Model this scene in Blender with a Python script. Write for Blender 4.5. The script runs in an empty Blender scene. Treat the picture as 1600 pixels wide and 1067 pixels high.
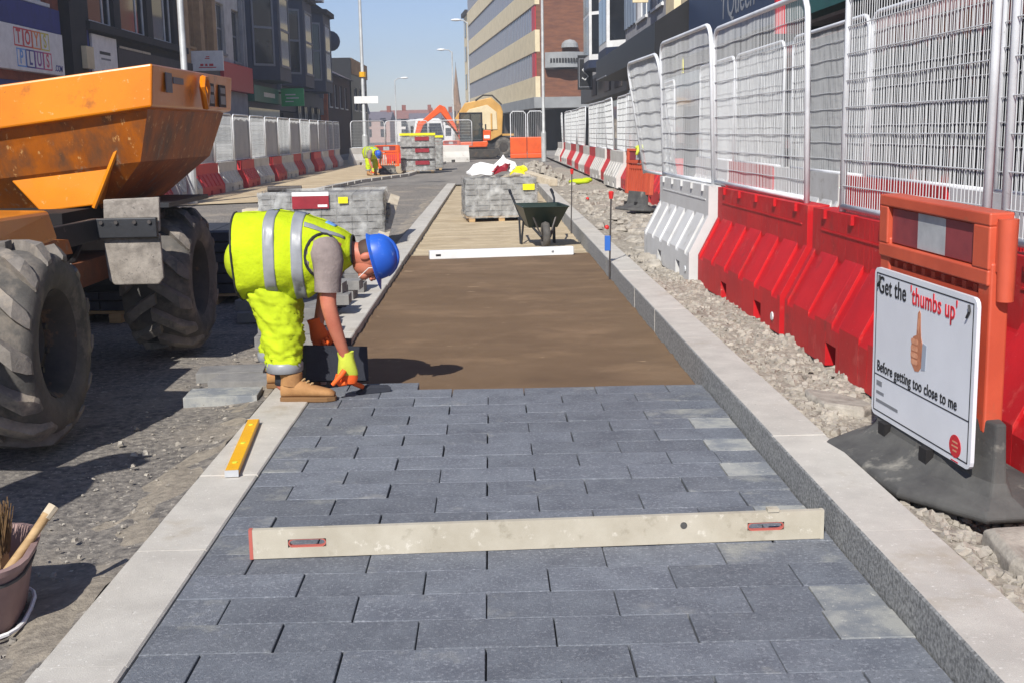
import bpy, bmesh, math, random
from mathutils import Vector, Matrix, noise
R = math.radians
rnd = random.Random(7)
S = bpy.context.scene
C = S.collection

# ------------------------------------------------------------------ camera
cam_data = bpy.data.cameras.new('camera'); cam = bpy.data.objects.new('camera', cam_data); C.objects.link(cam)
FPX, CX, CY, VPX, VPY, ROLL, CAMH = 1836.0, 800.0, 533.5, 766.0, 208.0, 0.02, 1.42
Yc = Vector((VPX-CX, CY-VPY, FPX)).normalized()
up = Vector((-ROLL, 1, 0)); Zc = (up - Yc*up.dot(Yc)).normalized()
Xc = -Zc.cross(Yc)
if Xc.x < 0: Xc = -Xc
right = Vector((Xc.x, Yc.x, Zc.x)); upv = Vector((Xc.y, Yc.y, Zc.y)); fwd = Vector((Xc.z, Yc.z, Zc.z))
M = Matrix((right, upv, -fwd)).transposed().to_4x4(); M.translation = (0, 0, CAMH)
cam.matrix_world = M
cam_data.sensor_width = 36; cam_data.lens = 36*FPX/1600; cam_data.clip_end = 3000; cam_data.clip_start = 0.05
S.camera = cam
# ------------------------------------------------------------------ sky and sun
SUN_ELEV = R(41); SUN_DIR = Vector((0.32, 0.95, 0)).normalized()      # direction shadows run on the ground
w = bpy.data.worlds.new('World'); S.world = w; w.use_nodes = True
nt = w.node_tree; bg = nt.nodes['Background']
sky = nt.nodes.new('ShaderNodeTexSky'); sky.sky_type = 'NISHITA'; sky.sun_disc = False
sky.sun_elevation = SUN_ELEV; sky.sun_rotation = math.atan2(-SUN_DIR.x, -SUN_DIR.y)
sky.air_density = 1.0; sky.dust_density = 0.3; sky.ozone_density = 4.0
tint = nt.nodes.new('ShaderNodeMix'); tint.data_type = 'RGBA'; tint.blend_type = 'MULTIPLY'; tint.inputs[0].default_value = 1
tint.inputs[7].default_value = (0.94, 0.88, 1.0, 1); nt.links.new(sky.outputs[0], tint.inputs[6]); nt.links.new(tint.outputs[2], bg.inputs[0]); bg.inputs[1].default_value = 0.082
sl = bpy.data.lights.new('sun', 'SUN'); sl.energy = 4.5; sl.angle = R(0.5); sl.color = (1, 0.965, 0.91)
so = bpy.data.objects.new('sun', sl); C.objects.link(so)
ldir = Vector((SUN_DIR.x*math.cos(SUN_ELEV), SUN_DIR.y*math.cos(SUN_ELEV), -math.sin(SUN_ELEV)))
so.rotation_euler = ldir.to_track_quat('-Z', 'Y').to_euler(); so.location = (-20, -40, 40)
S.view_settings.view_transform = 'Standard'; S.view_settings.look = 'None'
S.view_settings.exposure = 0.5; S.view_settings.gamma = 1
S.render.engine = 'CYCLES'

# ------------------------------------------------------------------ helpers
def lin(c):
    return tuple(((x/255)/12.92 if x/255 <= 0.04045 else ((x/255+0.055)/1.055)**2.4) for x in c)
MATS = {}
def mat(name, col, col2=None, scale=6, rough=0.7, bump=0, bscale=60, metal=0, spec=0.5, coord='Object', stretch=None, rand=0, spots=None, det=6, lo=.35, hi=.65, coat=0, sheen=0):
    """noise-mixed principled material; col in sRGB 0-255"""
    m = bpy.data.materials.new(name); m.use_nodes = True; MATS[name] = m
    n = m.node_tree.nodes; L = m.node_tree.links; p = n['Principled BSDF']
    p.inputs['Roughness'].default_value = rough; p.inputs['Metallic'].default_value = metal
    p.inputs['Specular IOR Level'].default_value = spec
    if coat: p.inputs['Coat Weight'].default_value = coat
    tc = n.new('ShaderNodeTexCoord'); 
    if coord == 'World':
        g = n.new('ShaderNodeNewGeometry'); vec = g.outputs['Position']
    else: vec = tc.outputs[coord]
    if stretch:
        mp = n.new('ShaderNodeMapping'); mp.inputs['Scale'].default_value = stretch
        L.new(vec, mp.inputs[0]); vecs = mp.outputs[0]
    else: vecs = vec
    if rand or col2 or spots:
        oi = n.new('ShaderNodeObjectInfo')
    out = None; spotvec = vecs
    if col2:
        ns = n.new('ShaderNodeTexNoise'); ns.inputs['Scale'].default_value = scale; ns.inputs['Detail'].default_value = det
        ns.inputs['Roughness'].default_value = 0.65
        ad = n.new('ShaderNodeVectorMath'); ad.operation = 'ADD'
        mu = n.new('ShaderNodeMath'); mu.operation = 'MULTIPLY'; mu.inputs[1].default_value = 37 if coord != 'World' else 0
        L.new(oi.outputs['Random'], mu.inputs[0]); L.new(vecs, ad.inputs[0]); L.new(mu.outputs[0], ad.inputs[1])
        L.new(ad.outputs[0], ns.inputs['Vector'])
        rp = n.new('ShaderNodeValToRGB'); rp.color_ramp.elements[0].position = lo; rp.color_ramp.elements[1].position = hi
        rp.color_ramp.elements[0].color = (*lin(col), 1); rp.color_ramp.elements[1].color = (*lin(col2), 1)
        L.new(ns.outputs[0], rp.inputs[0]); out = rp.outputs[0]; spotvec = ad.outputs[0]
    else:
        p.inputs['Base Color'].default_value = (*lin(col), 1)
    if spots:      # (colour, scale, threshold, softness)
        for sc_, ssc, th, sf in spots:
            n2 = n.new('ShaderNodeTexNoise'); n2.inputs['Scale'].default_value = ssc; n2.inputs['Detail'].default_value = 5; n2.inputs['Roughness'].default_value = .7
            L.new(spotvec, n2.inputs['Vector'])
            mr = n.new('ShaderNodeMapRange'); mr.inputs[1].default_value = th; mr.inputs[2].default_value = th+sf
            L.new(n2.outputs[0], mr.inputs[0])
            mx = n.new('ShaderNodeMix'); mx.data_type = 'RGBA'
            L.new(mr.outputs[0], mx.inputs[0])
            if out: L.new(out, mx.inputs[6])
            else: mx.inputs[6].default_value = (*lin(col), 1)
            mx.inputs[7].default_value = (*lin(sc_), 1); out = mx.outputs[2]
    if rand:
        mr = n.new('ShaderNodeMapRange'); mr.inputs[3].default_value = 1-rand; mr.inputs[4].default_value = 1+rand
        L.new(oi.outputs['Random'], mr.inputs[0])
        hs = n.new('ShaderNodeHueSaturation'); L.new(mr.outputs[0], hs.inputs['Value'])
        if out: L.new(out, hs.inputs['Color'])
        else: hs.inputs['Color'].default_value = (*lin(col), 1)
        out = hs.outputs[0]
    if out: L.new(out, p.inputs['Base Color'])
    if bump:
        nb = n.new('ShaderNodeTexNoise'); nb.inputs['Scale'].default_value = bscale; nb.inputs['Detail'].default_value = 6; nb.inputs['Roughness'].default_value = .7
        L.new(vecs, nb.inputs['Vector'])
        b = n.new('ShaderNodeBump'); b.inputs['Strength'].default_value = bump; b.inputs['Distance'].default_value = 0.01
        L.new(nb.outputs[0], b.inputs['Height']); L.new(b.outputs[0], p.inputs['Normal'])
    return m

class MB:
    """collects shapes and links them as one mesh object"""
    def __init__(s): s.v = []; s.f = []; s.o = (0, 0, 0)
    def add(s, vs, fs):
        k = len(s.v); s.v += [tuple(v) for v in vs]; s.f += [tuple(i+k for i in f) for f in fs]; return s
    def box(s, x0, x1, y0, y1, z0, z1):
        return s.add([(x0,y0,z0),(x1,y0,z0),(x1,y1,z0),(x0,y1,z0),(x0,y0,z1),(x1,y0,z1),(x1,y1,z1),(x0,y1,z1)],
                     [(0,3,2,1),(4,5,6,7),(0,1,5,4),(1,2,6,5),(2,3,7,6),(3,0,4,7)])
    def hexa(s, p):
        return s.add(p, [(0,3,2,1),(4,5,6,7),(0,1,5,4),(1,2,6,5),(2,3,7,6),(3,0,4,7)])
    def face(s, pts): return s.add(pts, [tuple(range(len(pts)))])
    def prism(s, poly, axis, a, b):
        """extrude a 2-D polygon along axis 'x' (poly=(y,z)), 'y' (poly=(x,z)) or 'z' (poly=(x,y))"""
        def P(p, t): return {'x': (t, p[0], p[1]), 'y': (p[0], t, p[1]), 'z': (p[0], p[1], t)}[axis]
        n = len(poly)
        return s.add([P(p, a) for p in poly]+[P(p, b) for p in poly],
                     [tuple(range(n)), tuple(range(2*n-1, n-1, -1))]+[(i, (i+1) % n, n+(i+1) % n, n+i) for i in range(n)])
    def tube(s, path, r, n=6, cap=True, flat=None):
        path = [Vector(p) for p in path]; m = len(path)
        rs = r if isinstance(r, (list, tuple)) else [r]*m
        vs = []; ref = None
        for i, p in enumerate(path):
            t = (path[min(i+1, m-1)]-path[max(i-1, 0)])
            t = t.normalized() if t.length > 1e-9 else Vector((0,0,1))
            if ref is None:
                ref = Vector((0,0,1)) if abs(t.z) < .9 else Vector((0,1,0))
            a = t.cross(ref)
            if a.length < 1e-6: a = t.cross(Vector((1,0,0)))
            a.normalize(); b = a.cross(t).normalized(); ref = b
            rr = rs[i] if isinstance(rs[i], (list, tuple)) else (rs[i], rs[i])
            for k in range(n):
                g = 2*math.pi*(k+.5)/n
                vs.append(p+a*math.cos(g)*rr[0]+b*math.sin(g)*rr[1])
        fs = [(i*n+k, i*n+(k+1) % n, (i+1)*n+(k+1) % n, (i+1)*n+k) for i in range(m-1) for k in range(n)]
        if cap: fs += [tuple(range(n)), tuple(range((m-1)*n+n-1, (m-1)*n-1, -1))]
        return s.add(vs, fs)
    def lathe(s, prof, n=24, c=(0,0,0), axis='z', closed=False):
        vs = []; m = len(prof)
        for (r, h) in prof:
            for k in range(n):
                g = 2*math.pi*k/n; a, b = r*math.cos(g), r*math.sin(g)
                q = {'z': (a, b, h), 'x': (h, a, b), 'y': (b, h, a)}[axis]
                vs.append((q[0]+c[0], q[1]+c[1], q[2]+c[2]))
        fs = [(i*n+k, i*n+(k+1) % n, (i+1)*n+(k+1) % n, (i+1)*n+k) for i in range(m-1) for k in range(n)]
        if closed: fs += [((m-1)*n+k, (m-1)*n+(k+1) % n, (k+1) % n, k) for k in range(n)]
        return s.add(vs, fs)
    def ball(s, c, r, n=12, m=8, ax=None):
        """ellipsoid, r=(rx,ry,rz), optional 3x3 axes"""
        vs = []; 
        for i in range(m+1):
            ph = math.pi*i/m
            for k in range(n):
                g = 2*math.pi*k/n
                q = Vector((r[0]*math.sin(ph)*math.cos(g), r[1]*math.sin(ph)*math.sin(g), r[2]*math.cos(ph)))
                if ax: q = ax @ q
                vs.append(q+Vector(c))
        return s.add(vs, [(i*n+k, i*n+(k+1) % n, (i+1)*n+(k+1) % n, (i+1)*n+k) for i in range(m) for k in range(n)])
    def loft(s, rings, capa=True, capb=True):
        n = len(rings[0]); m = len(rings); vs = [p for r in rings for p in r]
        fs = [(i*n+k, i*n+(k+1) % n, (i+1)*n+(k+1) % n, (i+1)*n+k) for i in range(m-1) for k in range(n)]
        if capa: fs.append(tuple(range(n)))
        if capb: fs.append(tuple(range((m-1)*n+n-1, (m-1)*n-1, -1)))
        return s.add(vs, fs)
    def xf(s, mtx, start=0):
        s.v[start:] = [tuple(mtx @ Vector(v)) for v in s.v[start:]]; return s
    def mesh(s, name, m, smooth=False, recalc=True, weld=True):
        me = bpy.data.meshes.new(name); me.from_pydata([tuple(v) for v in s.v], [], s.f)
        if recalc or weld:
            b = bmesh.new(); b.from_mesh(me)
            if weld: bmesh.ops.remove_doubles(b, verts=b.verts, dist=1e-5)
            if recalc: bmesh.ops.recalc_face_normals(b, faces=b.faces)
            b.to_mesh(me); b.free()
        if smooth:
            for p in me.polygons: p.use_smooth = True
        me.materials.append(MATS[m] if isinstance(m, str) else m); me.update(); return me
    def build(s, name, m, parent=None, smooth=False, bevel=0, weld=False, recalc=True, auto=None):
        o = bpy.data.objects.new(name, s.mesh(name, m, smooth, recalc, weld)); C.objects.link(o)
        if parent is not None: o.parent = parent
        if bevel:
            b = o.modifiers.new('bevel', 'BEVEL'); b.width = bevel; b.segments = 2; b.limit_method = 'ANGLE'; b.angle_limit = R(40)
        if auto:
            sm(o, auto)
        return o
def sm(o, ang=40):
    for p in o.data.polygons: p.use_smooth = True
    try: o.data.set_sharp_from_angle(angle=R(ang))
    except Exception: pass
def tag(o, label=None, cat=None, group=None, kind=None):
    if label: o['label'] = label
    if cat: o['category'] = cat
    if group: o['group'] = group
    if kind: o['kind'] = kind
    return o
def thing(name, label, cat, loc=(0,0,0), rz=0, group=None):
    o = bpy.data.objects.new(name, None); C.objects.link(o); o.location = loc; o.rotation_euler = (0,0,rz); o.empty_display_size = .1
    return tag(o, label, cat, group)
def kids(o): return [x for x in bpy.data.objects if x.parent == o]
KID = {}
def tree_of(o):
    if o.name not in KID: KID[o.name] = [(k, tree_of(k)) for k in kids(o)]
    return KID[o.name]
def copy_tree(o, parent=None):
    c = o.copy(); C.objects.link(c); c.parent = parent
    for ch, _ in tree_of(o): copy_tree(ch, c)
    return c
def obj_of(me, name, parent, loc=(0,0,0), rot=(0,0,0)):
    o = bpy.data.objects.new(name, me); C.objects.link(o)
    if parent is not None: o.parent = parent
    o.location = loc; o.rotation_euler = rot; return o
def text_mesh(body, size, m, bold=0.0, sx=1, depth=.0015, align='CENTER', space=1.0):
    cu = bpy.data.curves.new('lettering', 'FONT'); cu.body = body; cu.size = size; cu.offset = bold*size; cu.extrude = depth
    cu.space_character = space; cu.align_x = align; cu.align_y = 'CENTER'; cu.resolution_u = 4
    o = bpy.data.objects.new('lettering', cu); C.objects.link(o)
    dg = bpy.context.evaluated_depsgraph_get()
    me = bpy.data.meshes.new_from_object(o.evaluated_get(dg)); me.materials.clear(); me.materials.append(MATS[m])
    bpy.data.objects.remove(o); bpy.data.curves.remove(cu)
    if sx != 1: me.transform(Matrix.Diagonal((sx, 1, 1, 1)))
    return me
ORD = ['nearest', 'second', 'third', 'fourth', 'fifth', 'sixth', 'seventh', 'eighth', 'ninth', 'tenth', 'eleventh', 'twelfth', 'thirteenth', 'fourteenth', 'fifteenth', 'sixteenth']

# ------------------------------------------------------------------ materials
mat('asphalt', (146,139,129), (86,82,79), 26, .92, 1.0, 70, coord='World', det=12, lo=.36, hi=.64, spots=[((158,147,131), 1.0, .5, .22), ((80,76,74), 2.6, .57, .14), ((196,188,174), 42, .62, .05), ((186,178,164), 10, .665, .03)])
mat('dusty_asphalt', (158,148,132), (116,108,97), 24, .95, .9, 60, coord='World', det=10, spots=[((172,160,142), 6, .56, .1)])
mat('far_asphalt', (140,134,126), (116,112,106), 1.2, .9, .5, 30, coord='World', stretch=(1,.15,1))
mat('sandy', (196,178,146), (170,150,120), 1.2, .95, .6, 30, coord='World', spots=[((140,124,102), 2.5, .6, .1)])
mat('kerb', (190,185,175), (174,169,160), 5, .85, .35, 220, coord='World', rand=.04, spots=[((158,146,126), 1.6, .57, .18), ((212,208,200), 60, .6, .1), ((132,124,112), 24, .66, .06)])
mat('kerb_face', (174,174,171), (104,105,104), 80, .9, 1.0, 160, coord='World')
mat('paver', (116,121,128), (97,101,109), 7, .82, .7, 200, rand=.13, spots=[((142,145,150), 80, .52, .14), ((76,79,86), 110, .58, .1), ((150,150,146), 3.0, .62, .16)])
mat('paver_stained', (114,118,124), (96,100,107), 7, .82, .7, 200, rand=.1, spots=[((142,145,150), 80, .52, .14), ((76,79,86), 110, .58, .1), ((158,158,150), 4.5, .52, .22)])
mat('paver_pale', (160,160,154), (122,126,130), 7, .85, .6, 200, rand=.1, lo=.42, hi=.6, det=10, spots=[((200,198,186), 60, .6, .1)])
mat('paver_side', (70,72,78), None, rough=.9)
mat('loose_block', (138,136,132), (112,111,110), 8, .9, .5, 150, rand=.12)
mat('dark_block', (52,55,64), (40,43,52), 8, .85, .5, 150, rand=.1)
mat('bed', (114,91,66), (103,81,57), 1.6, .95, .7, 150, coord='World', stretch=(.8,1.25,1), det=9, spots=[((138,112,84), 1.3, .5, .3), ((90,69,48), .9, .54, .24), ((166,140,108), 3.4, .65, .06), ((134,108,80), 120, .6, .1)])
mat('subbase', (190,173,143), (160,143,115), 2.6, .95, .6, 40, coord='World', stretch=(.7,1.4,1), det=9, spots=[((150,134,110), 2, .58, .14), ((206,192,166), 9, .6, .1)])
mat('rubble', (172,164,149), (128,120,108), 26, .95, 1, 70, coord='World', spots=[((108,99,88), 5, .58, .12), ((206,196,180), 14, .6, .1)])
mat('stone', (174,167,154), (128,121,111), 11, .95, .6, 60, coord='World')
mat('flags', (150,146,140), (128,124,118), 2, .9, .4, 60, coord='World')
mat('red_plastic', (194,24,30), (170,18,26), 2.5, .52, .15, 30, spec=.35, rand=.05, spots=[((196,74,68), 5, .58, .18), ((134,46,42), 2, .62, .14), ((210,120,110), 26, .66, .04)])
mat('white_plastic', (205,205,203), (188,187,184), 2, .5, .1, 30, rand=.05, spots=[((150,146,138), 4, .6, .14)])
mat('faded_red', (198,46,48), (180,38,42), 1.5, .6, rand=.08, spots=[((140,80,74), 3, .62, .1)])
mat('faded_white', (208,205,199), (190,187,180), 1.5, .7, rand=.06, spots=[((140,134,124), 3, .6, .1)])
mat('fence_white', (226,228,230), (200,202,204), 3, .4, spec=.5, spots=[((150,148,144), 9, .66, .08)])
mat('wire', (196,198,198), None, rough=.5)
mat('sheeting', (206,206,204), (170,170,170), 2.2, .45, .5, 7, stretch=(1.6,1,.5), rand=.06)
mat('grey_sheeting', (150,149,147), (96,97,100), 1.8, .6, .5, 6, stretch=(2,1,.5), rand=.15)
mat('orange_paint', (220,132,2), (208,118,2), 1.5, .32, .05, 20, spec=.5, coat=.2, spots=[((150,84,30), 3.4, .6, .12), ((206,160,100), 22, .63, .05), ((120,76,40), 40, .66, .05)])
mat('orange_dirty', (182,98,6), (144,76,10), 3, .55, .2, 30, stretch=(1.5,1,.7), spots=[((100,68,44), 2.6, .5, .2), ((200,150,92), 14, .6, .06), ((140,118,96), 5, .6, .1)])
mat('tyre', (94,90,85), (66,64,61), 5, .85, .4, 40, spots=[((132,122,110), 3, .5, .2)])
mat('tread', (130,123,115), (92,88,83), 6, .85, .4, 50, spots=[((158,146,130), 4, .52, .18)])
mat('rim', (66,60,54), (44,41,39), 6, .7, .2, 40, spots=[((110,84,58), 5, .58, .1)])
mat('black_metal', (42,44,48), (30,31,34), 5, .55, .1, 40, spots=[((110,104,96), 6, .63, .1)])
mat('muddy_plate', (156,148,138), (118,111,103), 14, .9, .5, 60, spots=[((78,74,70), 40, .6, .08)])
mat('rust', (118,66,34), (84,50,30), 6, .8, .2, 40)
mat('hivis', (190,208,34), (172,190,28), 5, .9, 1.0, 16, spec=.1, sheen=0)
mat('hivis_trouser', (186,204,40), (166,184,34), 6, .9, .5, 30, spec=.1)
mat('reflective', (146,148,150), (128,130,134), 8, .4, spec=.5)
mat('piping', (36,38,40), None, rough=.8)
mat('tshirt', (146,133,128), (122,111,107), 7, .95, .9, 22, spec=.1)
mat('skin', (196,122,96), (178,100,78), 9, .55, .05, 80)
mat('hair', (70,50,38), None, rough=.7)
mat('helmet', (42,98,196), (34,82,176), 3, .42, spec=.4, spots=[((120,146,200), 16, .6, .08), ((70,84,120), 5, .62, .1)])
mat('boot', (176,132,84), (150,108,66), 9, .85, .2, 60)
mat('sole', (120,88,54), None, rough=.9)
mat('sock', (44,46,54), None, rough=.9)
mat('glove_orange', (240,104,30), (222,86,22), 9, .7, .2, 60)
mat('glove_yellow', (206,216,70), (180,190,60), 9, .8, .2, 60)
mat('staff', (184,177,160), (168,160,142), 5, .6, .05, 60, spots=[((136,128,110), 6, .58, .14), ((206,200,186), 16, .6, .1)])
mat('staff_red', (176,92,80), None, rough=.6)
mat('level_yellow', (236,178,30), (222,162,20), 6, .4)
mat('alu', (210,212,212), (186,188,190), 4, .4, metal=.3)
mat('white_paint', (232,232,230), (214,214,212), 4, .4)
mat('trug', (150,124,118), (128,104,100), 5, .7, .1, 40, spots=[((186,170,160), 6, .6, .1)])
mat('bristle', (128,100,64), (90,66,40), 20, .9)
mat('wood', (190,160,116), (160,130,90), 4, .8, .2, 30, stretch=(1,1,6))
mat('pale_wood', (206,194,172), (180,166,142), 5, .85, .2, 30)
mat('green_plastic', (15,38,27), (11,30,21), 4, .4)
mat('steel', (88,84,82), (66,60,56), 9, .55, metal=.5)
mat('red_cap', (196,40,36), None, rough=.5)
mat('blue_tape', (40,96,176), None, rough=.5)
wm_ = mat('wrap', (206,206,202), (176,176,172), 5, .25, 1.0, 12, spec=.7)
_n = wm_.node_tree.nodes; _l = wm_.node_tree.links
_a = _n.new('ShaderNodeTexNoise'); _a.inputs['Scale'].default_value = 7; _a.inputs['Detail'].default_value = 5
_t = _n.new('ShaderNodeTexCoord'); _l.new(_t.outputs['Object'], _a.inputs['Vector'])
_m = _n.new('ShaderNodeMapRange'); _m.inputs[1].default_value = .4; _m.inputs[2].default_value = .68; _m.inputs[3].default_value = .16; _m.inputs[4].default_value = .75
_l.new(_a.outputs[0], _m.inputs[0]); _l.new(_m.outputs[0], _n['Principled BSDF'].inputs['Alpha'])
mat('label_red', (150,34,46), (130,26,38), 6, .5)
mat('label_white', (232,230,226), None, rough=.5)
mat('yellow_tape', (230,220,30), None, rough=.4)
mat('sign_orange', (196,86,58), (178,74,50), 3, .5, .08, 30, spots=[((160,84,60), 5, .62, .1)])
mat('reflect_red', (140,62,66), (118,52,58), 8, .35)
mat('reflect_white', (176,178,178), (150,152,154), 8, .3)
mat('rubber', (84,83,80), (62,61,60), 5, .9, .3, 50, spots=[((140,136,126), 4, .56, .14)])
mat('board', (214,216,220), (206,208,212), 3, .3, spec=.5)
mat('ink', (28,28,30), None, rough=.6)
mat('ink_red', (190,34,44), None, rough=.6)
mat('ink_grey', (120,122,126), None, rough=.6)
mat('print_skin', (190,126,92), (160,98,70), 26, .5)
mat('print_cuff', (150,158,170), None, rough=.5)
mat('glass', (26,30,36), (40,44,50), .6, .06, spec=.8)
cg = mat('cab_glass', (40,50,54), None, rough=.05, spec=.8); cg.node_tree.nodes['Principled BSDF'].inputs['Alpha'].default_value = .72
mat('glass_purple', (98,76,92), (70,58,74), .5, .12, spec=.8)
mat('frame_white', (222,222,220), (200,200,198), 3, .5)
mat('frame_grey', (120,122,128), None, rough=.6)
mat('brick_brown', (128,84,60), (100,64,48), 2, .9, .4, 30, stretch=(.6,1,3))
mat('brick_red', (150,84,60), (118,64,48), 3, .9, .4, 30)
mat('brick_dark', (80,56,48), (60,42,38), 3, .9, .4, 30)
mat('brick_orange', (196,104,56), (168,84,46), 2, .9, .3, 30)
mat('timber_dark', (44,38,36), (32,28,28), 3, .8)
mat('blue_panel', (34,44,130), (26,34,104), 2, .6)
mat('navy', (40,50,74), (30,38,58), 2, .6)
mat('navy_sign', (44,62,92), (38,54,82), 2, .5)
mat('render_white', (206,202,196), (180,176,170), 2, .85, .1, 20)
mat('render_grey', (160,160,162), (140,140,144), 2, .85)
mat('tan_stone', (178,146,108), (150,120,88), 2, .85, .1, 20)
mat('cream', (222,206,170), (204,188,152), 1.5, .8)
mat('cladding', (136,148,162), (120,132,148), 1, .4, metal=.2)
mat('fascia_brown', (70,62,60), (56,50,48), 2, .7)
mat('black_paint', (22,22,25), (16,16,18), 2, .45)
mat('sign_green', (30,112,92), (24,98,80), 2, .5)
mat('sign_green_bright', (60,176,104), (50,160,92), 2, .5)
mat('sign_teal', (24,92,86), (20,80,76), 2, .5)
mat('red_panel', (186,28,40), None, rough=.5)
mat('concrete_grey', (150,152,152), (132,134,134), 1, .8)
mat('slate', (120,112,118), (96,90,96), 3, .8)
mat('dark_void', (24,21,21), None, rough=.9)
mat('pole', (196,198,196), (170,172,172), 3, .45, metal=.2)
mat('exc_orange', (226,92,28), (204,80,22), 2, .4)
mat('dump_yellow', (206,160,84), (180,136,66), 1, .5)
mat('track', (50,48,46), (70,66,60), 5, .9)
mat('operator_green', (60,190,80), None, rough=.8)
mat('pastel_a', (206,190,166), None, rough=.9); mat('pastel_b', (176,150,140), None, rough=.9); mat('pastel_c', (220,216,210), None, rough=.9); mat('pastel_d', (150,126,112), None, rough=.9)
mat('tile_roof', (150,104,92), (124,86,78), 2, .9)
mat('sandstone', (150,120,92), (120,96,76), 2, .9)
for nm, c in (('let_red',(206,70,70)),('let_orange',(226,130,60)),('let_yellow',(206,196,80)),('let_green',(120,176,80)),('let_blue',(110,160,220)),('let_navy',(52,60,140)),('let_purple',(150,80,150)),('let_pink',(206,80,110))): mat(nm, c, None, rough=.6)
mat('awning_red', (120,44,40), (96,80,76), 5, .7)
mat('goods', (120,112,104), (58,54,54), 3, .8, spots=[((176,60,50), 2.2, .6, .05), ((196,190,180), 3, .6, .05)], rand=.3)

# ------------------------------------------------------------------ ground
def sheet(name, pts, z, m, kind='structure'):
    b = MB(); b.face([(x, y, z) for x, y in pts]); return tag(b.build(name, m, recalc=False), kind=kind)
def fbm(x, y, s, seed=0): return noise.fractal(Vector((x*s+seed, y*s-seed, seed*.37)), 1.0, 2.0, 5)
def relief(name, x0, x1, y0, y1, z, amp, m, dx=.06, dy=.1, s=3, edge=None, seed=0, grade=1.0):
    nx = max(2, int((x1-x0)/dx)); ys = [y0]
    st = dy
    while ys[-1] < y1: ys.append(min(y1, ys[-1]+st)); st *= grade
    b = MB(); vs = []
    for y in ys:
        for i in range(nx+1):
            x = x0+(x1-x0)*i/nx
            h = z+amp*fbm(x, y, s, seed)
            if edge: h = edge(x, y, h)
            vs.append((x, y, h))
    fs = [(j*(nx+1)+i, j*(nx+1)+i+1, (j+1)*(nx+1)+i+1, (j+1)*(nx+1)+i) for j in range(len(ys)-1) for i in range(nx)]
    b.add(vs, fs)
    return tag(b.build(name, m, smooth=True, recalc=False), kind='structure')
KLO, KLI, KRI, KRO, KTOP = -1.27, -1.02, 1.18, 1.415, .126
sheet('ground', [(-400,-60),(400,-60),(400,1500),(-400,1500)], -.14, 'far_asphalt')
# the old road left of the kerb, with a little unevenness near the camera
relief('road', -9.5, KLO-.002, -1, 34, -.035, .012, 'asphalt', .12, .12, 1.6, edge=lambda x, y, h: h+.03*max(0, 1-(KLO-x)/.25), seed=3, grade=1.012)
sheet('far_road', [(-9.5,34),(5.2,34),(5.2,90),(-6,230),(-30,230),(-9.5,90)], -.03, 'far_asphalt')
sheet('left_pavement', [(-10.6,-5),(-9.5,-5),(-9.5,34),(-9.5,90),(-11.2,120),(-11.2,90)], .02, 'flags')
# dusty strip against the kerb
relief('road_edge_dust', KLO-.42, KLO-.002, 1.0, 26, -.012, .02, 'dusty_asphalt', .04, .07, 5, edge=lambda x, y, h: h-.075*max(0, (KLO-x)/.30-.25+.5*fbm(x, y, 2.2, 9))+.006, seed=11, grade=1.01)
b = MB(); pts = [(-9.3,24.5),(-4.97,26.4),(-4.08,36.4),(-2.95,41.3),(-2.3,58.4),(-3.2,70),(-9.3,70)]
b.face([(x,y,-.008) for x,y in pts]); tag(b.build('sand_strip', 'sandy', recalc=False), kind='structure')
# paving: sand in the joints below, and single blocks
pv = MB(); pv.box(KLI+.003, KRI-.003, 1.6, 6.46, -.12, -.022)
paving = tag(pv.build('block_paving', 'dark_void'), kind='structure')
BLK = {}
def block_mesh(l, wd, h, m, ch=.0022):
    k = (round(l, 3), round(wd, 3), round(h, 3), m)
    if k not in BLK:
        b = MB(); a, c = l/2, wd/2
        b.loft([[(-a,-c,-h),(a,-c,-h),(a,c,-h),(-a,c,-h)], [(-a,-c,-ch),(a,-c,-ch),(a,c,-ch),(-a,c,-ch)], [(-a+ch,-c+ch,0),(a-ch,-c+ch,0),(a-ch,c-ch,0),(-a+ch,c-ch,0)]])
        BLK[k] = b.mesh('block', m, weld=False)
    return BLK[k]
pale = {(3,'r'),(6,'r'),(9,'r'),(13,'r'),(14,'r'),(12,'r'),(16,'r'),(1,'r')}
row = 0; y0 = 1.7
while y0 < 6.65:
    odd = row % 2; last = y0 > 6.45
    x = KLI+.004; start = -.04-(.2 if odd else 0)
    edges = [x]+[start+.4*k for k in range(-3, 5) if KLI+.07 < start+.4*k < KRI-.06]+[KRI-.006]
    if last: edges = [e for e in edges if e < -.35]
    if not last and row in (2, 8, 12, 16): edges = edges[:-1]+[edges[-1]-.2, edges[-1]]
    for i in range(len(edges)-1):
        a, c = edges[i], edges[i+1]; l = c-a
        fin = (i >= len(edges)-2 and not last)
        m = 'paver_pale' if (fin and l < .3 and row in (2, 3, 7, 8, 12, 15, 17, 19, 22)) else ('paver_stained' if (i == 0 or fin) and row % 3 else 'paver')
        gap = .004+rnd.random()*.004
        ln = round((l-gap)*200)/200
        obj_of(block_mesh(ln, .1975, .08, m), 'block', paving, ((a+c)/2+rnd.uniform(-.001,.001), y0+.1, rnd.uniform(-.0025,.0025)), (rnd.uniform(-.004,.004), rnd.uniform(-.003,.003), rnd.uniform(-.004,.004)))
    y0 += .2; row += 1
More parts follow.
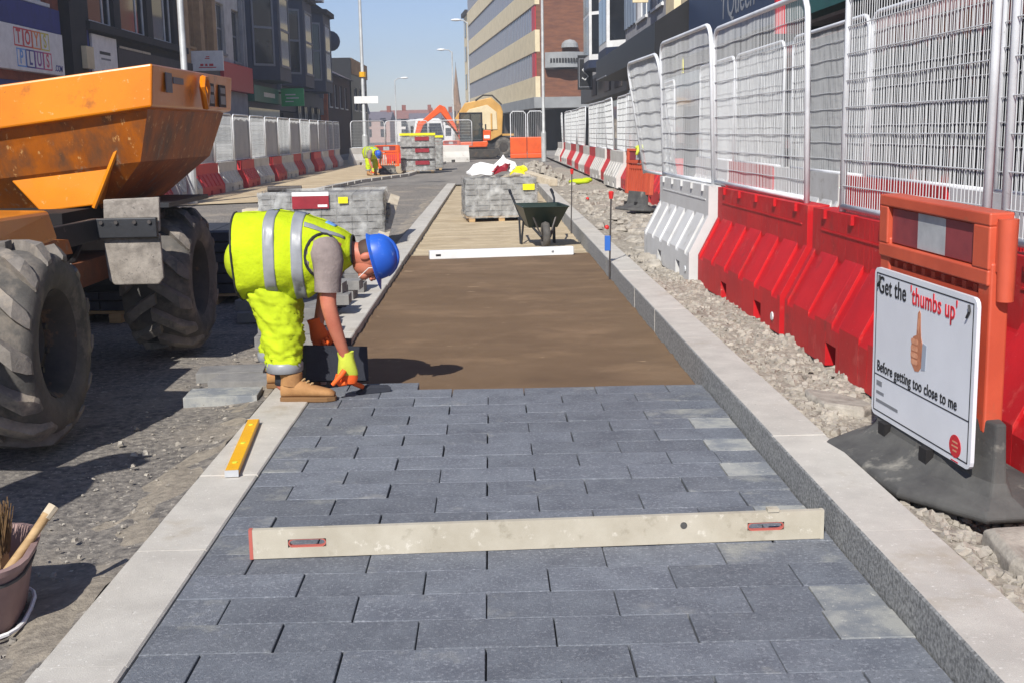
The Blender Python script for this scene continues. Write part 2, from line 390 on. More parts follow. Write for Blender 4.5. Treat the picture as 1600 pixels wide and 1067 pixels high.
# kerbs: single stones
def kerb_run(name, x0, x1, y0, y1, z0, z1, ln, m, facem=None):
    base = MB(); base.box(x0+.01, x1-.01, y0, y1, z0-.03, z0+.05); root = tag(base.build(name, 'paver_side'), kind='structure')
    me = MB(); w_, h = x1-x0, z1-z0; c = .006
    l = ln-.0025
    me.loft([[(0,0,0),(w_,0,0),(w_,l,0),(0,l,0)], [(0,0,h-c),(w_,0,h-c),(w_,l,h-c),(0,l,h-c)], [(c,.002,h),(w_-c,.002,h),(w_-c,l-.002,h),(c,l-.002,h)]])
    mesh = me.mesh('kerb_stone', m, weld=False)
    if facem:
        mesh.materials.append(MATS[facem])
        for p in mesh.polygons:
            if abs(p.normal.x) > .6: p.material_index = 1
    y = y0; k = 0
    while y < y1-.1:
        obj_of(mesh, 'kerb_stone', root, (x0+rnd.uniform(-.002,.002), y, z0+rnd.uniform(-.002,.002)), (0,0,rnd.uniform(-.0015,.0015)))
        y += ln
    return root
kerb_run('left_kerb', KLO, KLI, 1.2, 34.2, -.2, .004, .915, 'kerb')
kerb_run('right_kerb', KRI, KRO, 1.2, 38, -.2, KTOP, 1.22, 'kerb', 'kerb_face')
# screeded bedding sand and the layer beyond it
relief('bedding_sand', KLI+.002, KRI-.002, 6.40, 14.4, -.052, .006, 'bed', .04, .06, 2.2, seed=5, edge=lambda x, y, h: h+.004*math.sin(y*9+x*.8)*max(0, fbm(x, y, .8, 4))+.006*max(0, 1-abs(y-9.9-.12*x+.05*fbm(x, y, 3, 2))/.05)*max(0, .5+fbm(x, y, 1.3, 12))+.02*max(0, fbm(x, y, 7, 6)+.25)*math.exp(-min(x-KLI, KRI-x)/.05))
relief('sub_base', KLI+.002, KRI-.002, 14.3, 36, -.062, .01, 'subbase', .08, .09, 1.5, seed=8, edge=lambda x, y, h: h+.006*math.sin(y*14), grade=1.004)
# right verge
relief('rubble_verge', KRO+.001, 5.0, 1.2, 46, .03, .05, 'rubble', .07, .07, 3.5, seed=2, grade=1.01,
       edge=lambda x, y, h: h+.05*max(0, 1-(x-KRO)/.35)-(0 if x < 2.9 else .03))
sheet('right_pavement', [(3.05,-5),(5.2,-5),(5.2,95),(3.05,95)], .075, 'flags')
# loose stones on the verge
def stones(name, area, count, smin, smax, m, zf, seed, flat=.6):
    r2 = random.Random(seed); b = MB()
    for _ in range(count):
        x, y = area(r2); s = smin+(smax-smin)*r2.random()**3
        pts = []
        for dz in (-1, 1):
            for sx, sy in ((-1,-1),(1,-1),(1,1),(-1,1)):
                k = .62 if dz > 0 else 1
                pts.append(Vector((sx*s*k*r2.uniform(.55,1.1), sy*s*k*r2.uniform(.55,1.1), dz*s*flat*r2.uniform(.6,1.1))))
        mt = Matrix.Rotation(r2.random()*6.3, 3, 'Z') @ Matrix.Rotation(r2.uniform(-.5,.5), 3, 'X')
        z = zf(x, y)+s*flat*.45
        b.hexa([mt @ p+Vector((x, y, z)) for p in pts])
    return tag(b.build(name, m, recalc=False), kind='stuff')
vz = lambda x, y: .03+.05*fbm(x, y, 3.5, 2)+.05*max(0, 1-(x-KRO)/.35)-.008
stones('loose_rubble', lambda r: (KRO+.03+r.random()**1.1*.62, 2.2+r.random()**1.5*11), 15000, .004, .03, 'stone', vz, 21)
o = stones('broken_rubble', lambda r: (KRO+.1+r.random()*2.6, 12+r.random()**1.3*16), 1500, .015, .13, 'stone', vz, 22, .4)
stones('road_grit', lambda r: (KLO-.05-r.random()**1.4*3.6, 2.3+r.random()**1.4*12), 2600, .002, .009, 'stone', lambda x, y: -.032, 23, .35)
stones('sand_crumbs', lambda r: (r.uniform(KLI+.03, KRI-.03), 6.50+abs(r.gauss(0,.07))), 1600, .003, .012, 'bed', lambda x, y: -.05, 25, .7)
stones('road_rubble', lambda r: (KLO-.03-abs(r.gauss(0,.22)), 2.4+r.random()*12), 700, .004, .018, 'stone', lambda x, y: -.018, 26, .5)
# bigger broken slabs lying along the kerb
for k, (x, y, sx, sy, h, rz, lab) in enumerate([(1.72,5.75,.12,.22,.05,.3,'thin broken slab lying by the kerb beside the sign foot'),(1.78,3.35,.16,.3,.07,.5,'largest broken slab at the lower right beyond the sign foot'),(2.0,3.0,.14,.2,.09,-.4,'tilted broken slab at the right edge of the photo'),
        (1.72,13.5,.1,.16,.07,.2,'cut stone block lying beside the blue-taped pin'),(1.95,14.6,.22,.3,.06,.7,'broken slab on the verge past the white barrier'),(2.2,16.2,.3,.24,.07,-.3,'wide broken slab on the verge in front of the orange barrier')]):
    b = MB(); n = 7; r2 = random.Random(40+k)
    ring = [(math.cos(6.283*i/n)*r2.uniform(.8,1.1)*sx*1.3, math.sin(6.283*i/n)*r2.uniform(.8,1.1)*sy*1.2) for i in range(n)]
    b.loft([[(p[0], p[1], -.02) for p in ring], [(p[0]*.97, p[1]*.97, h*.8+.01*r2.random()) for p in ring], [(p[0]*.88, p[1]*.88, h+.012*r2.random()) for p in ring]])
    o = b.build('broken_slab', 'stone', bevel=.006); o.location = (x, y, vz(x, y)); o.rotation_euler = (rnd.uniform(-.1,.1), rnd.uniform(-.1,.1), rz)
    tag(o, lab, 'slab', 'broken slabs on the verge')

# ------------------------------------------------------------------ buildings
class Bld:
    """local frame: x along the facade, -y out to the street, z up. u is given as world Y, v as metres out of the facade"""
    def __init__(s, name, label, side, y0, y1, plane, rz=None, cat='building'):
        s.side, s.y0, s.y1 = side, y0, y1
        if side == 'L': loc, a = (plane, y0, 0), R(90)
        else: loc, a = (plane, y1, 0), R(-90)
        s.root = thing(name, label, cat, loc, a if rz is None else rz)
    def U(s, y): return y-s.y0 if s.side == 'L' else s.y1-y
    def add(s, b, ya, yb, v0, v1, z0, z1):
        u0, u1 = sorted((s.U(ya), s.U(yb))); b.box(u0, u1, -v1, -v0, z0, z1); return b
    def part(s, name, m, ya, yb, v0, v1, z0, z1, parent=None, bevel=0):
        return s.add(MB(), ya, yb, v0, v1, z0, z1).build(name, m, parent or s.root, bevel=bevel)
    def wall(s, m, ya, yb, z0, z1, openings, th=.3, name='wall'):
        us = sorted({ya, yb, *[o[0] for o in openings], *[o[1] for o in openings]}); zs = sorted({z0, z1, *[o[2] for o in openings], *[o[3] for o in openings]})
        b = MB()
        for j in range(len(zs)-1):
            run = None
            for i in range(len(us)):
                inside = True
                if i < len(us)-1:
                    cu, cz = (us[i]+us[i+1])/2, (zs[j]+zs[j+1])/2
                    inside = any(o[0] < cu < o[1] and o[2] < cz < o[3] for o in openings)
                if not inside:
                    if run is None: run = us[i]
                elif run is not None:
                    s.add(b, run, us[i], -th, 0, zs[j], zs[j+1]); run = None
        return b.build(name, m, s.root)
    def window(s, o, fm='frame_white', gm='glass', mull=(.5,), trans=(), fw=.07, sill=True, v=-.12):
        ya, yb, z0, z1 = o; b = MB()
        s.add(b, ya, ya+fw, v-.06, v, z0, z1); s.add(b, yb-fw, yb, v-.06, v, z0, z1)
        s.add(b, ya+fw, yb-fw, v-.06, v, z0, z0+fw); s.add(b, ya+fw, yb-fw, v-.06, v, z1-fw, z1)
        for t in mull: c = ya+(yb-ya)*t; s.add(b, c-fw/2, c+fw/2, v-.055, v-.003, z0+fw, z1-fw)
        for t in trans: c = z0+(z1-z0)*t; s.add(b, ya+fw, yb-fw, v-.052, v-.006, c-fw/2, c+fw/2)
        w_ = b.build('window', fm, s.root)
        s.part('pane', gm, ya+fw*.5, yb-fw*.5, v-.045, v-.03, z0+fw*.5, z1-fw*.5, w_)
        if sill: s.part('sill', fm, ya-.05, yb+.05, 0, .07, z0-.09, z0-.005, w_)
        return w_
    def text(s, body, size, m, yc, z, v, bold=0, sx=1, parent=None, name='lettering'):
        o = obj_of(text_mesh(body, size, m, bold, sx), name, parent or s.root, (s.U(yc), -v, z), (R(90), 0, 0)); return o
    def core(s, m, ya, yb, z1, depth=9, name='core'):
        return s.part(name, m, ya+.02, yb-.02, -depth, -.32, 0, z1)

# ---- left side of the street
B = Bld('toy_shop', 'brick toy shop with a white sign of coloured letters behind the dumper', 'L', 18, 29.9, -10.5)
ops = [(19.5,21.6,4.75,6.6),(23.2,25.3,4.75,6.6),(26.9,29.1,4.62,6.6)]
B.core('brick_dark', 18, 29.9, 9); B.wall('brick_red', 18, 29.9, 2.75, 9, ops)
for o in ops: B.window(o, mull=(.5,), trans=(.7,))
B.part('fascia', 'blue_panel', 18, 29.6, .0, .12, 3.95, 4.5); B.part('stall_front', 'blue_panel', 18, 29.6, -.2, .02, 0, 2.74)
sg = B.part('sign_board', 'white_paint', 21.5, 29.45, .02, .2, 2.95, 3.92, bevel=.01)
cols = ['let_red','let_red','let_orange','let_yellow']; cols2 = ['let_blue','let_navy','let_purple','let_pink']
for i, (ch, m) in enumerate(zip('TOYS', cols)):
    yc = 26.72+i*.52
    b = MB()
    for q in ((yc-.25,yc+.25,3.47,3.5),(yc-.25,yc+.25,3.84,3.87),(yc-.25,yc-.22,3.5,3.84),(yc+.22,yc+.25,3.5,3.84)): B.add(b, q[0], q[1], .2, .206, q[2], q[3])
    b.build('letter_frame', m, sg); 
    o = B.text(ch, .42, m, yc, 3.67, .204, .02, .95); 
for i, (ch, m) in enumerate(zip('PLUS', cols2)):
    yc = 26.80+i*.52
    b = MB()
    for q in ((yc-.25,yc+.25,3.03,3.06),(yc-.25,yc+.25,3.40,3.43),(yc-.25,yc-.22,3.06,3.40),(yc+.22,yc+.25,3.06,3.40)): B.add(b, q[0], q[1], .2, .206, q[2], q[3])
    b.build('letter_frame', m, sg); B.text(ch, .42, m, yc, 3.23, .204, .02, .95)
B.text('.COM', .2, 'let_navy', 29.05, 3.1, .204, .02)
B = Bld('timber_shop', 'dark timber shop with large white framed upper windows and brown fascia', 'L', 29.9, 41.2, -10.5)
ops = [(32.1,34.3,4.5,7.2),(34.9,37.6,4.5,7.2),(38.2,40.7,4.5,7.2)]
B.core('timber_dark', 29.9, 41.2, 10); B.wall('timber_dark', 29.9, 41.2, 2.8, 10, ops)
for o in ops: B.window(o, mull=(.72,), trans=(.62,), gm='glass')
for o in ops: B.part('blind', 'fascia_brown', o[0]+.1, o[0]+(o[1]-o[0])*.66, -.17, -.166, o[2]+.1, o[3]-.1)
B.part('pilaster', 'timber_dark', 29.95, 31.1, 0, .25, 0, 7.5); B.part('panel', 'blue_panel', 31.1, 31.7, .0, .1, 2.2, 4.4)
B.part('alarm_box', 'cream', 30.6, 31.15, .25, .38, 3.2, 3.75); B.part('lamp', 'white_paint', 30.1, 30.3, .25, .4, 5.0, 5.3)
pb = B.part('sign_board', 'white_paint', 31.75, 33.8, .1, .16, 2.7, 4.15)
B.part('lettering', 'ink', 32.3, 33.2, .16, .163, 3.66, 3.74, pb); B.part('lettering', 'ink_grey', 32.4, 33.2, .16, .163, 3.52, 3.57, pb); B.part('lettering', 'ink', 32.4, 33.2, .16, .163, 3.2, 3.25, pb)
B.part('fascia', 'fascia_brown', 33.85, 41.1, .0, .18, 3.0, 3.95); B.part('cornice', 'timber_dark', 31.2, 41.2, .0, .32, 4.22, 4.42); B.part('trim', 'pale_wood', 34.0, 37, .18, .2, 3.93, 3.99)
B.part('shop_window', 'glass', 31.3, 41, -.25, -.2, .5, 2.78); B.part('stall_riser', 'timber_dark', 31.2, 41.1, -.3, .02, 0, .5)
B = Bld('tan_stone_house', 'tan stone front with pilasters between timber shop and white house', 'L', 41.2, 46.2, -10.5)
ops = [(42.2,43.4,4.6,7),(44.2,45.4,4.6,7)]
B.core('tan_stone', 41.2, 46.2, 11); B.wall('tan_stone', 41.2, 46.2, 2.9, 11, ops)
for o in ops: B.window(o, fm='tan_stone', mull=(.5,), trans=(.5,))
for y in (41.3, 43.5, 45.5): B.part('pilaster', 'tan_stone', y, y+.55, 0, .22, 2.95, 10.5)
B.part('fascia', 'fascia_brown', 41.25, 46.15, .0, .24, 2.95, 3.95); B.part('shop_window', 'glass', 41.4, 46, -.25, -.2, .4, 2.9)
sgn = thing('projecting_sign', 'white projecting board with red print above the dumper skip', 'sign', (-10.25, 42, 3.7))
MB().box(-.05,1.05,-.04,.04,.0,.68).build('board', 'white_paint', sgn, bevel=.01); MB().box(-.3,-.05,-.02,.02,.3,.36).build('bracket', 'black_metal', sgn)
for q in ((.42,.58,.4,.43),(.46,.58,.46,.49),(.2,.8,.1,.13),(.25,.36,.16,.24),(.42,.5,.16,.24),(.56,.7,.16,.24)): MB().box(q[0],q[1],-.046,-.041,q[2],q[3]).build('print', 'ink_red', sgn)
B = Bld('white_rendered_house', 'white rendered house with two sash windows and red shop front', 'L', 46.2, 52.1, -10.5)
ops = [(47.1,48.5,4.7,6.6),(49.9,51.3,4.5,6.6)]
B.core('render_white', 46.2, 52.1, 11); B.wall('render_white', 46.2, 52.1, 2.6, 11, ops)
for o in ops: B.window(o, fm='frame_grey', mull=(), trans=(.5,))
B.part('fascia', 'red_panel', 46.3, 51.9, .0, .35, 3.25, 4.3); B.part('shutter', 'render_grey', 46.4, 51.8, -.1, .1, 1.9, 3.2); B.part('shop_window', 'glass', 46.4, 51.8, -.2, -.12, .3, 1.9)
for y in (51.2, 51.75): B.part('drainpipe', 'render_grey', y, y+.14, .02, .16, 3.4, 9)
B = Bld('navy_bay_building', 'navy painted terrace with tall bay windows below grey metal upper floors', 'L', 52.1, 76, -10.5)
B.core('navy', 52.1, 76, 8.4); B.wall('navy', 52.1, 76, 2.7, 8.4, [])
up = B.part('upper_storey', 'cladding', 52.1, 76, -9, -.6, 8.4, 17)
for k in range(12): B.part('cladding_rib', 'frame_grey', 52.9+k*2, 52.98+k*2, -.6, -.54, 8.45, 17, up)
for y in (52.8, 60.2, 67.6):
    bay = MB(); n0, n1 = B.U(y), B.U(y+5.6)
    poly = [(n0,0),(n0+1.3,-1.15),(n1-1.3,-1.15),(n1,0)]
    bay.prism(poly, 'z', 3.9, 8.2); bo = bay.build('bay', 'navy', B.root)
    cap = MB(); cap.prism([(n0-.2,0),(n0+1.2,-1.4),(n1-1.2,-1.4),(n1+.2,0)], 'z', 8.2, 8.45)
    cap.loft([[(n0,0,8.45),(n0+1.3,-1.2,8.45),(n1-1.3,-1.2,8.45),(n1,0,8.45)], [(n0+1.2,0,9.1),(n0+1.9,-.3,9.1),(n1-1.9,-.3,9.1),(n1-1.2,0,9.1)]])
    cap.build('bay_roof', 'timber_dark', bo); MB().box(n0+2.2,n1-2.4,-1.0,-.5,9.0,9.35).build('roof_vent', 'white_paint', bo)
    for (pa, pb_) in ((poly[0],poly[1]),(poly[1],poly[2]),(poly[2],poly[3])):
        d = Vector((pb_[0]-pa[0], pb_[1]-pa[1], 0)); ln = d.length; ang = math.atan2(d.y, d.x)
        f = MB(); hw = ln/2-.28
        for q in ((-hw,-hw+.09,4.5,7.7),(hw-.09,hw,4.5,7.7),(-hw+.09,hw-.09,4.5,4.6),(-hw+.09,hw-.09,7.6,7.7),(-hw+.09,hw-.09,6.1,6.2)): f.box(q[0],q[1],-.05,.02,q[2],q[3])
        wo = f.build('window', 'frame_grey', bo); wo.location = ((pa[0]+pb_[0])/2, (pa[1]+pb_[1])/2, 0); wo.rotation_euler = (0,0,ang)
        gp = MB(); gp.box(-hw+.05,hw-.05,-.02,-.005,4.55,7.65); g = gp.build('pane', 'glass', bo); g.location = wo.location; g.rotation_euler = wo.rotation_euler
B.part('fascia', 'sign_green', 52.3, 59.4, .02, .3, 2.95, 3.65); B.part('lettering', 'frame_white', 54.5, 57.2, .3, .31, 3.2, 3.4)
B.part('shop_window', 'glass', 52.4, 60, -.1, .01, .4, 2.7); B.part('door', 'timber_dark', 61, 64, -.1, .01, 0, 2.6)
for y in (65.2, 67.4, 70, 72.4): B.window((y, y+1.3, .9, 3.1), fm='navy', mull=(.5,), v=.12, sill=False)
for y in (59.6, 66.9, 74.6): B.part('drainpipe', 'frame_grey', y, y+.18, .02, .2, 3.7, 8.1)
sgn = thing('hanging_green_sign', 'bright green projecting shop sign on the navy building', 'sign', (-10.1, 58.4, 2.85))
MB().box(0,1.1,-.06,.06,0,.85).build('board', 'sign_green_bright', sgn, bevel=.02); MB().box(-.4,0,-.03,.03,.6,.68).build('bracket', 'black_metal', sgn)
for q in ((.2,.7,.52,.58),(.25,.85,.36,.42),(.2,.6,.2,.25)): MB().box(q[0],q[1],-.066,-.061,q[2],q[3]).build('lettering', 'frame_white', sgn)
dsh = thing('satellite_dish', 'dark satellite dish on the corner of the navy building', 'satellite dish', (-9.7, 75.2, 7.2))
MB().lathe([(.02,.0),(.35,.05),(.6,.18),(.62,.2),(.35,.09),(.02,.04)], 16, axis='y').xf(Matrix.Rotation(.5,4,'Z')).build('dish', 'navy', dsh, smooth=True); MB().tube([(-.8,.1,-.5),(-.1,.1,-.3),(0,.05,0)], .04).build('arm', 'navy', dsh)
B = Bld('brick_terrace', 'dark brick terrace with slate roof, chimney and orange end wall', 'L', 81, 95, -11.0)
B.core('brick_dark', 81, 95, 5.6); B.wall('brick_dark', 81, 95, 0, 5.6, [(82.5,83.8,3.4,5),(85.5,86.8,3.4,5),(88.5,89.8,3.4,5),(91.5,92.8,3.4,5)])
for y in (82.5,85.5,88.5,91.5): B.window((y,y+1.3,3.4,5), mull=(.5,))
B.part('end_wall', 'brick_orange', 80.6, 81, -5, .1, 0, 5.9)
rf = MB(); rf.prism([(.3,5.6),(-5,8.3),(-10,5.6)][::-1], 'x', 0, 1)
rf = MB(); rf.loft([[(-.2,-.35,5.6),(-.2,5,8.2),(-.2,9,5.6)], [(14.2,-.35,5.6),(14.2,5,8.2),(14.2,9,5.6)]]); ro = rf.build('roof', 'slate', B.root)
MB().box(11,12.2,3,4.2,7,9.6).build('chimney', 'brick_red', ro); MB().tube([(11.6,3.6,9.5),(11.6,3.6,10.2)], .18, 8).build('chimney_pot', 'brick_red', ro)
sgn = thing('pub_sign', 'dark projecting pub sign with a blue picture beyond the navy building', 'sign', (-10.85, 79.4, 4.4))
MB().box(-.9,.1,-.08,.08,0,2.0).build('board', 'timber_dark', sgn); MB().box(-.75,-.02,-.1,-.081,.7,1.4).build('picture', 'blue_panel', sgn); MB().box(-.75,-.02,-.1,-.081,.3,.6).build('lower_panel', 'let_yellow', sgn); MB().box(-.8,.05,-.1,-.081,1.6,1.85).build('upper_panel', 'sign_teal', sgn); MB().box(-1.6,-.9,-.04,.04,.9,1).build('bracket', 'black_metal', sgn)
B = Bld('flat_roofed_shop', 'dark flat roofed shop with pale parapet past the brick terrace', 'L', 95, 107, -10.9)
B.core('timber_dark', 95, 107, 7.2); B.wall('black_paint', 95, 107, 0, 6.2, [(97,99,3.4,5.2),(100.5,102.5,3.4,5.2),(104,106,3.4,5.2)])
for y in (97,100.5,104): B.window((y,y+2,3.4,5.2), mull=(.5,))
B.part('parapet', 'tan_stone', 95, 107, -.3, .1, 6.2, 7.4); B.part('end_wall', 'black_paint', 94.7, 95, -6, .05, 5.7, 7.4)
# far houses closing the view where the street bends left
fh = [(-21.5,150,5.2,8.2,'pastel_d','brick terrace house far down the left side'),(-21.0,172,5.5,8.4,'pastel_a','cream far house behind the white lamp post'),(-23.5,200,6,8,'pastel_c','white gabled house far left at the street bend'),(-20.5,215,5,7.5,'pastel_b','pinkish far house at the street bend'),(-18.0,232,5,8.2,'pastel_c','white far house left of the red roofed one'),(-14.6,246,5,8.6,'pastel_b','far house with the reddest roof at the bend'),(-12.6,225,4.5,7.2,'pastel_a','cream far house behind the excavator boom'),(-9.4,240,4.6,7.8,'pastel_d','brown far house behind the excavator arm'),(-6.6,215,3.6,7.0,'pastel_c','white far house beside the church spire')]
for (x, y, wd, h, m, lab) in fh:
    h *= .74
    t = thing('far_house', lab, 'house', (x, y, 0), R(6+8*math.sin(x)), 'far houses at the bend')
    MB().box(-wd/2,wd/2,0,8,0,h*.72).build('wall', m, t); MB().loft([[(-wd/2-.2,-.3,h*.72),(wd/2+.2,-.3,h*.72),(wd/2+.2,8.3,h*.72),(-wd/2-.2,8.3,h*.72)], [(-wd/2-.2,4,h),(wd/2+.2,4,h),(wd/2+.2,4.1,h),(-wd/2-.2,4.1,h)]]).build('roof', 'tile_roof' if 'red' in lab or 'brick' in lab else 'slate', t)
    MB().box(wd/2-.9,wd/2-.2,3.6,4.4,h-.6,h+1.0).build('chimney', 'brick_red', t)
    for q in (-wd*.26, wd*.26):
        for z in (1.0, 2.9): MB().box(q-.5,q+.5,-.05,.02,z,z+1.4).build('window', 'glass', t)
sp = thing('church_spire', 'thin stone church spire beyond the office building', 'church', (-5.6, 203, 0)); sp.scale = (.5,.5,.95)
MB().box(-1.4,1.4,-1.4,1.4,0,6.5).build('tower', 'sandstone', sp); MB().lathe([(1.5,6.5),(1.2,7.2),(.06,13.2),(.0,13.3)], 8).build('spire', 'sandstone', sp); MB().tube([(0,0,13.2),(0,0,13.9)], .06).build('finial', 'black_metal', sp)
for q in (-.7,.4): MB().box(q,q+.4,-1.44,-1.38,3.8,5.4).build('opening', 'dark_void', sp)

# ---- right side of the street
B = Bld('green_fascia_shop', 'shop with green fascia and red trimmed awning behind the near mesh fence', 'R', 2, 19.2, 5.0)
B.core('fascia_brown', 2, 19.2, 8); B.wall('render_grey', 2, 19.2, 3.0, 8, [(5,7,4.8,6.6),(10,12,4.8,6.6),(15,17,4.8,6.6)])
for y in (5,10,15): B.window((y,y+2,4.8,6.6))
fa = B.part('fascia', 'sign_teal', 8.5, 19.1, .0, .3, 3.05, 4.3); B.text("inm", .62, 'white_paint', 17.4, 3.5, .305, .02, 1.1)
B.part('dark_fascia', 'fascia_brown', 2.2, 8.4, .0, .3, 2.7, 4.3)
aw = MB(); u0, u1 = sorted((B.U(2.4), B.U(18.6))); aw.hexa([(u0,-.3,2.62),(u1,-.3,2.62),(u1,-1.0,2.34),(u0,-1.0,2.34),(u0,-.3,2.68),(u1,-.3,2.68),(u1,-1.0,2.4),(u0,-1.0,2.4)]); ao = aw.build('awning', 'awning_red', B.root)
n = 54
for k in range(n):
    a = u0+(u1-u0)*k/n; c = u0+(u1-u0)*(k+1)/n
    vb = MB(); vb.prism([(a,2.36),(c,2.36),(c,2.22),((a+c)/2,2.12),(a,2.22)], 'y', -1.0, -.985); vb.build('valance', 'awning_red' if k % 2 else 'rust', ao)
for k in range(6):
    y = 2.6+k*2.72; o_ = (y, y+2.5, .55, 2.6)
    B.window(o_, fm='black_paint', mull=(.33,.66), trans=(.75,), v=-.1, sill=False)
B.part('stall_riser', 'black_paint', 2.2, 19, -.3, .0, 0, .5)
for k in range(9): B.part('display', 'goods', 3+k*1.7, 4.2+k*1.7, .05, .35+.1*(k % 3), .08, 1.1+.35*((k*7) % 4))
B = Bld('navy_sign_shop', 'shop with a navy fascia carrying pale script lettering', 'R', 19.2, 28.2, 5.0)
B.core('navy', 19.2, 28.2, 9); B.wall('navy', 19.2, 28.2, 2.9, 9, [(20.5,23,5,7),(24.5,27,5,7)])
for y in (20.5,24.5): B.window((y,y+2.5,5,7))
fa = B.part('fascia', 'navy_sign', 19.4, 28.0, .0, .35, 3.1, 4.5); B.text("'l Queen", .78, 'reflective', 22.6, 3.78, .355, 0, 1.15); B.part('trim', 'red_panel', 19.3, 19.42, 0, .4, 2.9, 4.6)
B.part('shop_window', 'glass', 19.6, 27.8, -.2, -.1, .4, 2.85); B.part('stall_riser', 'navy', 19.5, 28, -.3, .02, 0, .4)
B = Bld('cream_pillar_house', 'cream and grey clad upper floors over the long black shop canopy', 'R', 28.2, 44, 5.0)
B.core('render_grey', 28.2, 44, 9.5); B.wall('render_grey', 28.2, 44, 2.9, 9.5, [(34.5,36.8,5,7.4),(38,40.5,5,7.4)])
for o in ((34.5,36.8,5,7.4),(38,40.5,5,7.4)): B.window(o, gm='cladding')
for y, wd in ((28.4,1.1),(30.6,1.4)): B.part('pilaster', 'cream', y, y+wd, 0, .3, 4.4, 9.5)
for k in range(9): B.part('cladding_board', 'cladding', 36.9+k*.8, 37.55+k*.8, .01, .06, 5.0, 9.3) if not (37.9 < 36.9+k*.8 < 40.6 or 37.9 < 37.55+k*.8 < 40.6) else None
cn = MB(); u0, u1 = sorted((B.U(27.6+.7), B.U(43.8))); cn.prism([(0,4.6),(-1.1,3.9),(-1.1,3.2),(0,3.2)], 'x', u0, u1); cn.build('canopy', 'black_paint', B.root)
B.part('canopy_trim', 'frame_grey', 40, 43.5, 1.1, 1.13, 3.2, 3.24); B.part('shop_window', 'glass', 28.5, 43.8, -.2, -.1, .4, 2.85); B.part('stall_riser', 'black_paint', 28.4, 43.8, -.3, .02, 0, .4)
sgn = thing('vertical_sign', 'narrow cream vertical sign with brown letters on the grey house', 'sign', (4.35, 34.6, 5.0))
MB().box(-.22,.22,-.05,.05,0,2.4).build('board', 'cream', sgn); MB().box(.22,.7,-.03,.03,1.1,1.2).build('bracket', 'black_metal', sgn)
for ch, z in (('I',1.35),('N',.75)): obj_of(text_mesh(ch, .55, 'brick_dark', .02), 'lettering', sgn, (0,-.054,z), (R(90),0,0))
B = Bld('white_bay_shop', 'black shop fronts under white bay windows on the right', 'R', 44, 67, 5.6)
B.core('render_white', 44, 67, 9); B.wall('render_white', 44, 67, 2.9, 9, [(60.4,62.2,5,7.4),(63.4,65.2,5,7.4)])
for y in (60.4,63.4): B.window((y,y+1.8,5,7.4), mull=(.5,), trans=(.5,))
for y in (45, 53):
    n0, n1 = sorted((B.U(y), B.U(y+5.2))); poly = [(n0,0),(n0+1,-1.1),(n1-1,-1.1),(n1,0)]
    bo = MB().prism(poly, 'z', 4.55, 8.6).build('bay', 'frame_white', B.root)
    MB().prism([(n0-.2,0),(n0+.9,-1.35),(n1-.9,-1.35),(n1+.2,0)], 'z', 8.6, 8.85).build('bay_roof', 'timber_dark', bo)
    MB().prism([(n0-.02,0),(n0+.99,-1.13),(n1-.99,-1.13),(n1+.02,0)], 'z', 4.2, 4.55).build('bay_base', 'navy', bo)
    for (pa, pb_) in ((poly[0],poly[1]),(poly[1],poly[2]),(poly[2],poly[3])):
        d = Vector((pb_[0]-pa[0], pb_[1]-pa[1], 0)); hw = d.length/2-.16; ang = math.atan2(d.y, d.x)
        for sx0, sx1 in (((-hw,-.05),(.05,hw)) if d.length > 2 else ((-hw,hw),)):
            for z0, z1 in ((4.8,6.5),(6.65,8.4)):
                g = MB().box(sx0,sx1,-.012,.02,z0,z1).build('pane', 'glass', bo); g.location = ((pa[0]+pb_[0])/2, (pa[1]+pb_[1])/2, 0); g.rotation_euler = (0,0,ang)
B.part('fascia', 'black_paint', 44.1, 66.9, .0, .5, 2.9, 4.1)
for y in (46, 50.5, 57): B.part('fascia_panel', 'fascia_brown', y, y+2.6, .5, .54, 3.1, 3.9); 
B.part('shop_window', 'glass', 44.4, 66.6, -.2, -.1, .4, 2.85); B.part('stall_riser', 'black_paint', 44.3, 66.6, -.3, .02, 0, .4)
sgn = thing('curl_sign', 'black hanging sign with a pale curl on the right shops', 'sign', (4.55, 57, 3.35))
MB().box(-.35,.35,-.06,.06,0,1.6).build('board', 'black_paint', sgn); MB().tube([(.15,-.07,.95),(0,-.07,1.05),(-.12,-.07,.92),(0,-.07,.78),(.14,-.07,.62),(0,-.07,.45),(-.15,-.07,.55)], .035, 5).build('curl_emblem', 'frame_white', sgn); MB().box(.35,1.06,-.03,.03,1.3,1.38).build('bracket', 'black_metal', sgn)
fr = MB(); 
for q in ((-.3,.3,.12,.15),(-.3,.3,1.42,1.45),(-.3,-.27,.15,1.42),(.27,.3,.15,1.42)): fr.box(q[0],q[1],-.066,-.061,q[2],q[3])
fr.build('border', 'frame_grey', sgn)
